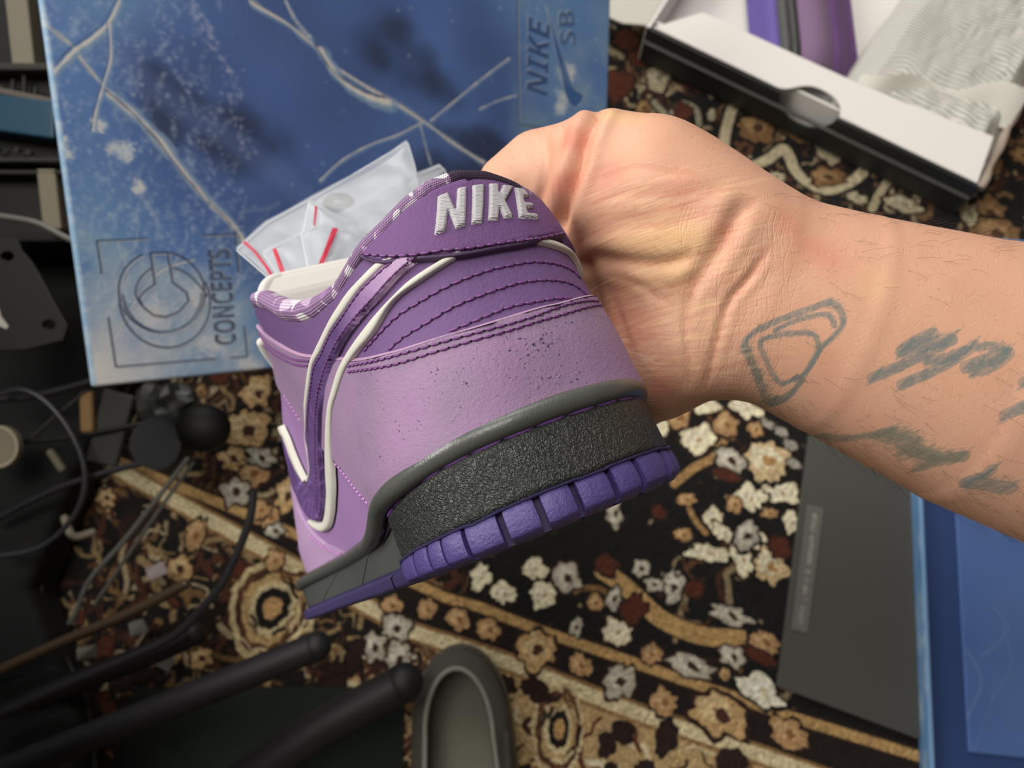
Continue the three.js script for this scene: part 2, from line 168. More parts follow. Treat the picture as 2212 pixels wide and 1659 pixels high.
const BOX = {
  boxA: [131.4, 45, -526.9],
  boxB: [427.1, 45, -354.5],
  card: [[265.8, 4, -133.8], [218.8, 4, 76.4], [338.5, 4, 119.5], [374.2, 4, -133.8]],
  cardStrip: [[257.2, 4, -72.1], [271.4, 4, -68.9], [246.9, 4, 35], [233.7, 4, 31.3]],
  tray: [[336.2, 18, 60], [349.4, 18, -80.5], [450.1, 18, -322.7], [480.6, 18, -318]],
  trayF: [[384.5, 12, -61.3], [367.3, 12, 97.5], [411.3, 12, 106.5]],
  slip: [[-80.5, 55, 96.1], [-43.1, 55, 45.9], [-7.3, 55, 96.1]],
};
const HAND = {
  arm: [[298.8, -53.7, 262, 52, 40], [202.3, -15.1, 250, 48, 35], [147, 3.1, 243, 43, 31], [102.6, 18.1, 238, 35, 25], [75.9, 28.1, 236, 30.8, 21.5], [64.8, 31.6, 237, 29.5, 20.5], [48, 33.4, 246, 37, 19]],
  palm: [[48, 33.4, 246, 37, 19], [37.3, 24.1, 265.3, 39, 16], [27.5, 12.3, 295.8, 39, 12]],
  thumbC: [[65.2, 46.1, 236, 18], [42.1, 61.8, 238, 19], [28, 67.5, 240, 16], [9, 69.7, 252, 13.3], [0.3, 65.7, 259, 12.2], [-2.2, 46.4, 266, 9]],
  thenar: [47.5, 51.1, 236, 24, 20],
  web: [[26.9, 60.1, 250, 12], [18.8, 42.5, 262, 10]],
  hypo: [[56.7, 9.3, 239, 13.5], [47.4, 5.9, 247, 13.5]],
  fingers: [[[15.4, 42.2, 296.8, 11], [4.1, 27, 330.1, 9.5], [-3.3, 13.4, 351.8, 8.6], [-8.5, -0.8, 369.7, 7.6]], [[22.8, 21.5, 294.9, 11], [10.9, 5.7, 329.9, 9.6], [3, -6.4, 354.2, 8.8], [-1.8, -18, 376.4, 7.8]], [[31.6, 2, 289.3, 10.5], [20.3, -13.2, 322.5, 9.3], [12.4, -24.1, 346.1, 8.4], [7.5, -33.2, 366.9, 7.4]], [[39.4, -15.4, 281.9, 9.5], [31.2, -29, 307.8, 8.2], [25.8, -36.9, 326.6, 7.5], [21, -44.2, 343.6, 6.6]]],
  folds: [{ d: 3, w: 2, p: [[27.2, 84.5], [25.1, 80.6], [22.5, 75], [20.8, 69.8], [19.1, 63.4], [17, 57.4], [15.7, 51.5], [15.5, 46.4]] }, { d: 1.1, w: 1.4, p: [[9.8, 80.1], [10.2, 75.5], [10.6, 68], [10, 61.3], [8.5, 55.5]] }, { d: 0.5, w: 1.2, p: [[15.5, 79.2], [15.9, 74.6], [15.7, 69.5]] }, { d: 0.6, w: 2.8, p: [[21.2, 46.6], [26.8, 48.1], [32.7, 47.8], [37.7, 47.5], [42.3, 48.6], [47.1, 49.5], [53.4, 49.8]] }, { d: 0.45, w: 2.2, p: [[18.2, 44.4], [24.7, 44.2], [30.8, 44.8], [37.7, 44.7], [43.1, 44.4], [48.7, 46.2], [53.4, 47.6]] }, { d: 1.2, w: 1.9, p: [[20.8, 39], [24.7, 38.1], [30, 36.2], [36.1, 34.8], [42.3, 34.2], [47.7, 34.9], [52.2, 36.6]] }, { d: 0.3, w: 2.2, p: [[26.8, 59.5], [32.7, 61.2], [37.7, 61.2], [43.8, 59.7], [50.3, 59.1]] }, { d: 0.35, w: 2.2, p: [[24.7, 52.7], [30.8, 53.6], [37.7, 53.1], [43.8, 53.1], [51.9, 53.5], [60.9, 54.3]] }, { d: 1.3, w: 2.6, p: [[67.6, 51.3], [63.1, 47.6], [61.3, 44.2], [59.4, 40.9], [57.2, 37.1], [54.6, 33], [52.5, 29.8], [50.9, 25.5]] }, { d: 0.35, w: 1.1, p: [[71.2, 37.3], [68, 31.9], [64.8, 27.6], [61.6, 23.3], [59.9, 17.3], [58.3, 10.2], [57.5, 3.2], [56.7, -1.7]] }, { d: 0.7, w: 1.2, p: [[52, 29.4], [50.7, 23], [50.2, 16.4], [50.7, 9.2], [51.3, 3.2], [51.6, -1.8]] }, { d: 0.5, w: 1.1, p: [[70.2, 36.8], [65.9, 29.2], [62.1, 24.9], [59.9, 19.5], [58.6, 12.9], [57.7, 6.4], [57.2, -1.2]] }, { d: 0.4, w: 1, p: [[29, 33.1], [36.4, 29.6], [42.2, 25.5], [46.4, 23.3]] }],
  tat: [{ w: 14, c: 'a', p: [[68.6, 14.8], [73.4, 17.3], [82, 20.5], [89.2, 22.6], [92.1, 17.2], [88.9, 12.3], [86.5, 9.9], [83.6, 3.1], [80.9, -3.9], [78.7, -5.5], [75.8, -4.4], [71.2, 2.1], [67.5, 8.6], [66.1, 11.8], [68.6, 14.8]] }, { w: 10, c: 'a', p: [[73.9, 15.1], [79.8, 17.8], [87.3, 19.4], [90, 16.1]] }, { w: 11, c: 'a', p: [[70.7, 12.6], [76.6, 14], [84.1, 14], [86, 10.2]] }, { w: 10, c: 'a', p: [[70.2, 11.8], [72.9, 6.4], [76.6, 1], [79.3, 0.4], [81.4, 2.1]] }, { w: 14, c: 'b', p: [[66.9, 10.2], [69.1, 5.9], [72.3, 1]] }, { w: 10, c: 'b', p: [[77.1, -4.4], [79.8, -3.4], [83.6, 1]] }, { w: 9, c: 'a', p: [[86.5, 9.1], [84.6, 4.8], [81.4, 1]] }, { w: 24, c: 'a', p: [[101.2, 1.8], [106.5, 4.2], [114, 8], [121.9, 12.3]] }, { w: 24, c: 'a', p: [[109.2, -0.1], [115, 2.6], [121.9, 6.4], [127.8, 10.7]] }, { w: 26, c: 'a', p: [[108.1, 9.1], [111.8, 11.8], [116.6, 13.9]] }, { w: 26, c: 'a', p: [[108.6, 9.6], [114, 10.7], [121.4, 12.3]] }, { w: 26, c: 'a', p: [[125.6, 4.7], [130, 6.4], [136.2, 8.5]] }, { w: 26, c: 'a', p: [[127.8, 3.7], [133.3, 5.3], [137.3, 8.5]] }, { w: 20, c: 'a', p: [[115, 6.4], [120.9, 7.4], [124.6, 9.1]] }, { w: 16, c: 'a', p: [[128.9, 10.1], [133.3, 10.7], [136.7, 9.1]] }, { w: 16, c: 'b', p: [[93.7, -15.8], [99, -16.3], [105.4, -14.7], [109.7, -13.3]] }, { w: 28, c: 'b', p: [[107, -14.7], [111.8, -16.3], [117.2, -19], [122.5, -21.1]] }, { w: 24, c: 'b', p: [[114, -19], [120.3, -20.6], [129.4, -21.1]] }, { w: 26, c: 'b', p: [[120.3, -24.4], [124.6, -22.2], [129.4, -20.6]] }, { w: 18, c: 'b', p: [[108.6, -13.6], [114, -14.7], [117.2, -16.8]] }, { w: 26, c: 'a', p: [[137.3, -8.7], [141.2, -6.6], [144.6, -5]] }, { w: 22, c: 'a', p: [[141.2, 0.4], [144.6, 2.1]] }, { w: 24, c: 'a', p: [[133.3, -28.2], [136.7, -26], [137.3, -24.4]] }, { w: 30, c: 'a', p: [[133.3, -28.7], [137.9, -29.3], [144.6, -30.4]] }],
  red: [{ r: 60, o: 0.55, p: [19.5, 72.7] }, { r: 50, o: 0.5, p: [15.8, 58] }, { r: 70, o: 0.35, p: [28.3, 56.8] }, { r: 40, o: 0.5, p: [59.1, 43.7] }, { r: 60, o: 0.3, p: [32.4, 24.5] }, { r: 50, o: 0.3, p: [84, 37.2] }, { r: 60, o: 0.25, p: [89, 34.6] }, { r: 80, o: 0.25, p: [35.9, 15.5] }, { r: 60, o: 0.35, p: [44.5, -1.4] }, { r: 50, o: 0.25, p: [76.4, 44.9] }, { r: 70, o: 0.2, p: [49, 53.6] }],
  yel: [{ r: 60, o: 0.5, p: [33.6, 40.8] }, { r: 70, o: 0.5, p: [42.3, 41.7] }, { r: 70, o: 0.5, p: [49, 40.5] }, { r: 60, o: 0.45, p: [45.6, 31.8] }, { r: 60, o: 0.4, p: [38.1, 31.9] }, { r: 40, o: 0.5, p: [29.7, 80.6] }, { r: 40, o: 0.4, p: [34.7, 76.8] }, { r: 60, o: 0.3, p: [101.7, 26.8] }, { r: 60, o: 0.3, p: [76.4, -6.5] }],
};
const GEAR = {
  cables: { loop: [[-399.5, 98.3, -147.4], [-383.3, 99.3, -150.9], [-365.2, 97.1, -142.9], [-345.3, 91, -120.2], [-333.8, 83.6, -92.3], [-335.9, 77, -67.9], [-348.9, 71.4, -47], [-370.6, 67.2, -31.3], [-399.5, 65.6, -25.3]], pale: [[-403.6, 148.4, -276.4], [-382.5, 147.7, -273.7], [-361.4, 146.6, -269.6], [-340.2, 143.9, -259.4], [-319.1, 141.3, -249.9]], upper: [[-406.2, 87.7, -146.4], [-384.1, 88.1, -147.8], [-358.4, 89.6, -153.4], [-332.7, 91.5, -160.5], [-310.7, 93.6, -168.3]], mid: [[-416.9, 73.9, -114.3], [-379.9, 74.2, -115.4], [-346.6, 75.2, -118.9], [-305.8, 77.3, -126.8], [-268.8, 79.2, -134], [-242.9, 79.7, -135.7]], low: [[-413.5, 62.4, -52], [-384.1, 66.5, -67.2], [-351.1, 70.3, -81.4], [-321.7, 72.7, -90.3], [-292.3, 74.6, -97.4], [-259.3, 76, -102.7]], thin: [[-381.7, 77.8, -117.3], [-363.3, 82.1, -133.3], [-337.5, 87.7, -153.9]], floor: [[-380.9, 63.7, 90], [-339.5, 68.6, 71.7], [-291.3, 74, 51.7], [-250, 79.3, 31.7], [-229.4, 84.7, 11.8], [-215.6, 89.1, -4.8], [-207.7, 93.1, -19.8], [-194.9, 101.6, -51.4], [-192.2, 106.9, -71.4]] },
  rods: [[-253.2, 85.3, -98.6], [-300.2, 69.5, -40], [-330.9, 60.2, -5.1], [-341, 53.7, 19.3], [-345.3, 52.2, 24.6]],
  rods2: [[-251.3, 79.5, -96.6], [-293.6, 64, -38.5], [-324.5, 52.2, 5.4], [-328.2, 50.8, 10.7]],
  wood: [[-400.1, 57.3, 63.8], [-336.7, 64.8, 35.9], [-287.4, 70.2, 15.5], [-248.7, 75.5, -4.3]],
  tubeA: [[-365, 107.6, 127.1], [-283.6, 116.1, 95.4], [-205.4, 124.2, 65.1], [-132.1, 131.8, 36.7]],
  tubeB: [[-197.6, 64, 135.3], [-136.9, 74.5, 96.2], [-78.9, 82.8, 65.3]],
  tubeC: [[-410.5, 37.5, 98.8], [-342.5, 45, 71.1], [-278, 51.5, 46.9], [-245.7, 55.2, 33]],
  px: { disc: [-399.5, 87.8, -108], stick: [-364.3, 70.1, -100], chip1: [-360.6, 53.1, -55.7], chip2: [-338.2, 50.2, -44.9], tan: [-339.2, 80.2, -137.5], tape: [-323.3, 71.9, -126], knob: [-240.6, 91.5, -122], disk2: [-287.8, 68.5, -113.4], roll: [-278.5, 76.2, -142.3], w1: [-292.8, 26.8, -15.7], w2: [-305.7, 19.9, 29.5], w3: [-341.9, 25.2, 48.1], w4: [-282.2, 24.1, 52.4], plate: [-356, 155.6, -206.7], rack: [-392.3, 141.9, -387.4], bagA: [-70.9, 416.1, -135.7], mound: [-200.5, 9, 147.4], case: [-403, 44.8, -102.2] },
};
const BAGS = {
  bags: [{ p: [[165, 164.1, -35.2], [165, 174.5, -18.4], [160, 182.3, 10.7], [155, 198.5, 58.3], [150, 181.5, 54.9], [145, 164.6, 49.2], [125, 117.9, -15.2], [135, 124.5, -23.6], [150, 138.9, -27.4]], s: [[163.5, 167.2, -30.6], [161, 160.4, -28.2], [157, 149.5, -26.1], [152, 139, -25.6], [152, 139.4, -27.1], [157, 149.9, -27.6], [161, 160.2, -29.5], [163.5, 166.3, -32.1]] }, { p: [[150, 152.9, -27.4], [150, 158.4, -9.2], [130, 128.3, -2.7], [130, 122.5, -24.7], [140, 133.8, -25.7]], s: [[148.5, 153.6, -23.6], [148.5, 153.6, -21.8], [139, 134.1, -23.7], [139, 133.8, -25.7]] }, { p: [[150, 172.9, -0.6], [150, 171.9, 2.1], [145, 161.2, 7.8], [140, 149.1, 16.3], [140, 146.1, 8.7], [135, 136.4, -9.8], [148, 157.6, -8.6]], s: [[149.5, 170.8, 1.3], [149.5, 170.2, 2.3], [146, 159.5, -2.7], [146, 159.6, -3.5]] }, { p: [[142, 154.6, -10.8], [142, 157.3, 0.1], [135, 144.3, 13.9], [128, 132.1, 3], [122, 124.4, -13.4], [130, 131.1, -16.4]], s: [[139, 153.2, 2.1], [139, 152.6, 4.7], [131, 139.8, -4.7], [125, 128.9, -12.9], [125, 129.4, -14.8], [131, 141.2, -6.2]] }, { p: [[157, 167.2, 11.5], [157, 180.5, 52], [150, 180.3, 67.6], [150, 175.3, 69.4], [140, 160, 45.1], [130, 138.4, 19.2], [140, 149.1, 16.3]], s: [] }],
  spots: [[154.5, 173.2, 14.1], [150, 156.5, 22.9]],
};

// ------------------------------------------------------------------ the room
{
  const plaster = std({ color: '#857f76', roughness: 0.95, bumpMap: rep(FINE, 3, 3), bumpScale: 0.0006 });
  const X0 = -2.0, X1 = 1.9, Z0 = -1.95, Z1 = 1.9, Y1 = 2.3, th = 0.12;
  const slab = (x0, y0, z0, x1, y1, z1) => { const g = new THREE.BoxGeometry(x1 - x0, y1 - y0, z1 - z0); g.translate((x0 + x1) / 2, (y0 + y1) / 2, (z0 + z1) / 2); return g; };
  struct('floor', slab(X0 - th, -0.12, Z0 - th, X1 + th, -0.012, Z1 + th), std({ color: '#4a3a2c', roughness: 0.7 }));
  // ceiling with the roof-light opening
  const sx0 = -1.03, sx1 = 0.13, sz0 = -1.03, sz1 = -0.07;
  struct('ceiling', mergeGeometries([slab(X0 - th, Y1, Z0 - th, sx0, Y1 + th, Z1 + th), slab(sx1, Y1, Z0 - th, X1 + th, Y1 + th, Z1 + th), slab(sx0, Y1, Z0 - th, sx1, Y1 + th, sz0), slab(sx0, Y1, sz1, sx1, Y1 + th, Z1 + th)]), plaster);
  const lz0 = -1.0, lz1 = 0.3, ly0 = 0.95, ly1 = 2.15;
  struct('wall_left', mergeGeometries([slab(X0 - th, -0.12, Z0 - th, X0, Y1, lz0), slab(X0 - th, -0.12, lz1, X0, Y1, Z1 + th), slab(X0 - th, -0.12, lz0, X0, ly0, lz1), slab(X0 - th, ly1, lz0, X0, Y1, lz1)]), plaster);
  struct('wall_right', slab(X1, -0.12, Z0 - th, X1 + th, Y1, Z1 + th), plaster);
  struct('wall_back', slab(X0, -0.12, Z1, X1, Y1, Z1 + th), plaster);
  const wx0 = -1.15, wx1 = 0.15, wy0 = 0.9, wy1 = 2.1;
  struct('wall_front', mergeGeometries([slab(X0, -0.12, Z0 - th, wx0, Y1, Z0), slab(wx1, -0.12, Z0 - th, X1, Y1, Z0), slab(wx0, -0.12, Z0 - th, wx1, wy0, Z0), slab(wx0, wy1, Z0 - th, wx1, Y1, Z0)]), plaster);
  const glass = phys({ color: '#ffffff', transmission: 1, roughness: 0, thickness: 0, ior: 1.45 }), frame = std({ color: '#e8e6e0', roughness: 0.5 });
  const w1 = struct('window_1', slab(wx0, wy0, Z0 - 0.07, wx1, wy1, Z0 - 0.066), glass);
  part('window_frame', mergeGeometries([slab(wx0, wy0, Z0 - 0.1, wx1, wy0 + 0.05, Z0 - 0.04), slab(wx0, wy1 - 0.05, Z0 - 0.1, wx1, wy1, Z0 - 0.04), slab(wx0, wy0, Z0 - 0.1, wx0 + 0.05, wy1, Z0 - 0.04), slab(wx1 - 0.05, wy0, Z0 - 0.1, wx1, wy1, Z0 - 0.04)]), frame, w1);
  const w3 = struct('window_3', slab(X0 - 0.07, ly0, lz0, X0 - 0.066, ly1, lz1), glass);
  part('window_frame', mergeGeometries([slab(X0 - 0.1, ly0, lz0, X0 - 0.04, ly0 + 0.05, lz1), slab(X0 - 0.1, ly1 - 0.05, lz0, X0 - 0.04, ly1, lz1), slab(X0 - 0.1, ly0, lz0, X0 - 0.04, ly1, lz0 + 0.05), slab(X0 - 0.1, ly0, lz1 - 0.05, X0 - 0.04, ly1, lz1)]), frame, w3);
  const w2 = struct('window_2', slab(sx0, Y1 + 0.06, sz0, sx1, Y1 + 0.064, sz1), glass);
  part('window_frame', mergeGeometries([slab(sx0, Y1 + 0.03, sz0, sx1, Y1 + 0.09, sz0 + 0.04), slab(sx0, Y1 + 0.03, sz1 - 0.04, sx1, Y1 + 0.09, sz1), slab(sx0, Y1 + 0.03, sz0, sx0 + 0.04, Y1 + 0.09, sz1), slab(sx1 - 0.04, Y1 + 0.03, sz0, sx1, Y1 + 0.09, sz1)]), frame, w2);
}

// ------------------------------------------------------------------ the rug: pile colours of one flat carpet, shade on its left side painted in
{
  const W = 1500, x0 = -750, z0 = -900, N = 2048, [c, g] = canvas(N, N);
  g.scale(N / W, N / W); g.translate(-x0, -z0); g.lineCap = g.lineJoin = 'round';
  const pal = { cream: ['#efe2bd', '#b08a5c', '#e6dcc0'], cream2: ['#a89c7e', '#7f745c', '#b8ae92'], grey: ['#b5ad9a', '#3a2418', '#cfc8b6'], beige: ['#b58d60', '#8d6238', '#c7a477'], tan: ['#7d5c3a', '#4d3420', '#9b7a52'], rust: ['#54291a', '#38170f', '#6b3a25'], white: ['#e8e0c6', '#cfc29c', '#f0ead8'], dark: ['#2a1812', '#1a0f0c', '#38231a'], flower: ['#cfb488', '#b58a58', '#e2d6b4'], bflower: ['#c4a06e', '#4a2a1c', '#d6ba8a'], petal: ['#9c978a', '#6d665a', '#aaa598'] };
  const wob = (x, z, w, h, a, n = 26, k = 0.16, lobes = 0, ph = 0, jag = 0.22) => { g.beginPath(); for (let i = 0; i <= n; i++) { const t = (i % n) / n * Math.PI * 2, r = 1 + (lobes ? 0.11 * Math.cos(t * lobes + ph) : 0) + jag * (vnoise(Math.cos(t) * 6 + x * 0.7, Math.sin(t) * 6 + z * 0.53, 999, 999, 4) - 0.5) * 2 + k * (vnoise(Math.cos(t) * 2.2 + x * 0.31, Math.sin(t) * 2.2 + z * 0.37, 999, 999, 2) - 0.5) * 2, px = Math.cos(t) * w * r, pz = Math.sin(t) * h * r, X = x + px * Math.cos(a) - pz * Math.sin(a), Z = z + px * Math.sin(a) + pz * Math.cos(a); i ? g.lineTo(X, Z) : g.moveTo(X, Z); } g.closePath(); };
  function motif([kind, x, z, w, h, a]) {
    const p = pal[kind] || pal.cream; const lobes = { flower: 6, bflower: 6, grey: 5, cream: 4, white: 3 }[kind] || 0, ph = x + z;
    if (kind === 'medal') { for (const [k, col] of [[1.25, '#c9b487'], [1.08, '#5b3a26'], [0.9, '#b99a68'], [0.66, '#d2c094'], [0.5, '#17130f'], [0.28, '#c49a66']]) { g.fillStyle = col; wob(x, z, w * k, h * k, a, 44, 0.12, 0, ph, 0.13); g.fill(); } for (let i = 0; i < 26; i++) { const t = rr(0, 6.28), r = rr(0.6, 1.15); line([[x + Math.cos(t) * w * r, z + Math.sin(t) * h * r], [x + Math.cos(t + 0.3) * w * r * 0.93, z + Math.sin(t + 0.3) * h * r * 0.93], [x + Math.cos(t + 0.5) * w * r, z + Math.sin(t + 0.5) * h * r]], rr(1.2, 3.2), ['#3a2418', '#d8c8a0', '#6b4a2e', '#17110d'][i % 4]); } return; }
    g.fillStyle = ['#100d0b', '#22140d', '#2c1a11'][Math.floor(Math.abs(x * 7 + z * 3)) % 3]; wob(x, z, w * 1.2, h * 1.22, a, 26, 0.2, lobes, ph); g.fill();
    g.fillStyle = p[0]; wob(x, z, w, h, a, 30, 0.26, lobes, ph); g.fill();
    if (kind !== 'rust' && kind !== 'petal' && kind !== 'dark') { g.fillStyle = p[2]; wob(x - w * 0.1, z - h * 0.15, w * 0.62, h * 0.6, a, 24, 0.3, lobes, ph); g.fill(); g.fillStyle = p[1]; wob(x + w * 0.1, z + h * 0.05, w * (kind === 'cream' ? 0.16 : 0.3), h * (kind === 'cream' ? 0.14 : 0.28), a + 0.4, 20, 0.4, 0); g.fill(); }
  }
  const line = (p, w, col) => { g.strokeStyle = col; g.lineWidth = w; smoothPath(g, p); g.stroke(); };
  g.fillStyle = '#14110f'; g.fillRect(x0, z0, W, W);
  // scattered small flowers where nothing larger is woven
  const taken = RUG.motifs.map((m) => [m[1], m[2], Math.max(m[3], m[4])]);
  const U = RUG.bordU, B = RUG.bordL, ext = (p, d) => { const n = p.length, a = p[0], b = p[1], e = p[n - 1], f = p[n - 2]; return [[a[0] - (b[0] - a[0]) * d, a[1] - (b[1] - a[1]) * d], ...p, [e[0] + (e[0] - f[0]) * d, e[1] + (e[1] - f[1]) * d]]; };
  for (let i = 0; i < 520; i++) { const x = rr(x0, x0 + W), z = rr(z0, z0 + W), q = [[x, z]]; let a = rr(0, 6.28); for (let k = 0; k < 4; k++) { a += rr(-1, 1); const l = q[q.length - 1]; q.push([l[0] + Math.cos(a) * rr(5, 14), l[1] + Math.sin(a) * rr(5, 14)]); } line(q, rr(1.5, 6), ['#3a2417', '#5a3c24', '#7d5e3a', '#2c1610', '#8c7a5c', '#472a1b'][i % 6]); }
  for (let i = 0; i < 2600; i++) { g.fillStyle = ['#4a2f1d', '#6d4f30', '#2b1a12', '#8a7350', '#3b3128', '#a38d68'][i % 6]; wob(rr(x0, x0 + W), rr(z0, z0 + W), rr(1.2, 4), rr(1, 3), rr(0, 3), 9, 0.4); g.fill(); }
  const field = [...ext(B, 9).filter((p) => p[0] > -112), [760, 700], [-150, 700], [-128, 240], [-150, 120], [-128, 40]];  // pale field stops short on the left, where shade is coloured in
  g.fillStyle = '#b79a6c'; g.beginPath(); field.forEach((p, i) => (i ? g.lineTo(p[0], p[1]) : g.moveTo(p[0], p[1]))); g.closePath(); g.fill();
  for (let i = 0; i < 2300; i++) { const x = rr(-420, -40), z = rr(-330, 320); const q = [[x, z]]; let a = rr(0, 6.28); for (let k = 0; k < 4; k++) { a += rr(-1.2, 1.2); const l = q[q.length - 1]; q.push([l[0] + Math.cos(a) * rr(4, 12), l[1] + Math.sin(a) * rr(4, 12)]); } line(q, rr(1.2, 7), ['#3a2015', '#8f7853', '#4c2a1c', '#17110d', '#745634', '#5a3e25', '#a08f70', '#201209', '#14100d'][i % 9]); }  // left strokes darkened: pattern plus the shade of that side, in the colour
  for (let i = 0; i < 1500; i++) { const x = rr(0, 620), z = rr(-620, -270); const q = [[x, z]]; let a = rr(0, 6.28); for (let k = 0; k < 4; k++) { a += rr(-1.3, 1.3); const l = q[q.length - 1]; q.push([l[0] + Math.cos(a) * rr(3, 9), l[1] + Math.sin(a) * rr(3, 9)]); } line(q, rr(1.5, 6.5), ['#3a2015', '#8f7f62', '#4c2a1c', '#17110d', '#6d5234', '#9c9073', '#14100d', '#5a3a24', '#100d0b'][i % 9]); }
  const inField = (x, z) => x > -120 && z > interp(ext(B, 9).map((p) => [p[0], p[1]]), x) + 12;
  for (let i = 0; i < 1500; i++) { const x = rr(-120, 750), z = rr(40, 600); if (!inField(x, z)) continue; const q = [[x, z]]; let a = rr(0, 6.28); for (let k = 0; k < 4; k++) { a += rr(-1.2, 1.2); const l = q[q.length - 1]; q.push([l[0] + Math.cos(a) * rr(4, 11), l[1] + Math.sin(a) * rr(4, 11)]); } line(q, rr(1.2, 5), ['#3a2015', '#d8c8a0', '#5c3423', '#17110d', '#c9a673', '#7d5636', '#e4dabb'][i % 7]); }
  for (let i = 0; i < 1500; i++) {
    const x = rr(x0, x0 + W), z = rr(z0, z0 + W), r = rr(5, 14); if (taken.some((t) => Math.hypot(t[0] - x, t[1] - z) < t[2] + r + 3)) continue; taken.push([x, z, r]);
    const zb = interp(ext(B, 9).map((p) => [p[0], p[1]]), x), zu = interp(ext(U, 9).map((p) => [p[0], p[1]]), x), kinds = z > zb && x > -130 ? ['dark', 'rust', 'grey', 'cream', 'beige', 'white', 'dark', 'dark', 'tan'] : z > zu ? ['beige', 'rust', 'bflower', 'dark'] : z < -260 ? ['cream2', 'tan', 'rust', 'dark', 'petal', 'tan'] : x < -60 ? ['tan', 'beige', 'rust', 'dark', 'bflower', 'dark', 'tan', 'tan', 'rust', 'cream2'] : ['cream', 'grey', 'beige', 'dark', 'dark', 'rust', 'dark'];  // left motifs take darker tones, shade painted into the pile
    if (x > -30 && x < 240 && z > -230 && z < zu && rnd() < 0.45) continue;
    motif([kinds[Math.floor(rnd() * kinds.length)], x, z, r * rr(0.7, 1.2), r * rr(0.6, 1), rr(0, 3)]);
  }
  // border band
  const band = [...ext(U, 9), ...ext(B, 9).slice().reverse()]; g.fillStyle = '#1d120e'; g.beginPath(); band.forEach((p, i) => (i ? g.lineTo(p[0], p[1]) : g.moveTo(p[0], p[1]))); g.closePath(); g.fill();
  line(ext(U, 9), 13, '#2c1a12'); line(ext(U, 9), 8.5, '#b8945f'); line(ext(B, 9), 17, '#8c6a44'); line(ext(B, 9), 11, '#d6c69c');
  line(RUG.branch, 15, '#b8945f'); line(RUG.branch2, 8, '#a98454'); line(RUG.branch3, 5, '#a98454');
  RUG.wav.forEach((l) => { line(l.p, l.w * 1.5, '#0f0d0b'); line(l.p, l.w, l.c); });
  RUG.motifs.forEach(motif);
  // fibre mottling
  const im = g.getImageData(0, 0, N, N), d = im.data;
  for (let y = 0; y < N; y++) for (let x = 0; x < N; x++) { const k = 0.8 + 0.4 * vnoise(x * 0.55, y * 0.55, 4096, 4096, 8), i = (y * N + x) * 4; for (let q = 0; q < 3; q++) d[i + q] *= k; }
  g.putImageData(im, 0, 0);
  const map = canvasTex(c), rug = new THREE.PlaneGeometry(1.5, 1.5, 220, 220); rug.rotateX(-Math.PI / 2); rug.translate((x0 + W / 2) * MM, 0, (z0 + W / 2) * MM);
  const p = rug.attributes.position; for (let i = 0; i < p.count; i++) p.setY(i, -0.003 + 0.003 * vnoise(p.getX(i) * 120 + 500, p.getZ(i) * 120 + 500, 4096, 4096, 3)); rug.computeVertexNormals();
  const base = new THREE.BoxGeometry(1.5, 0.008, 1.5); base.translate((x0 + W / 2) * MM, -0.008, (z0 + W / 2) * MM);
  const r = thing('carpet', 'black oriental carpet woven with cream and brown flowers and a striped border', 'carpet');
  part('pile', rug, std({ map, roughness: 1, bumpMap: rep(FINE, 8, 8), bumpScale: 0.002 }), r); part('backing', base, std({ color: '#2a211a', roughness: 1 }), r);
}

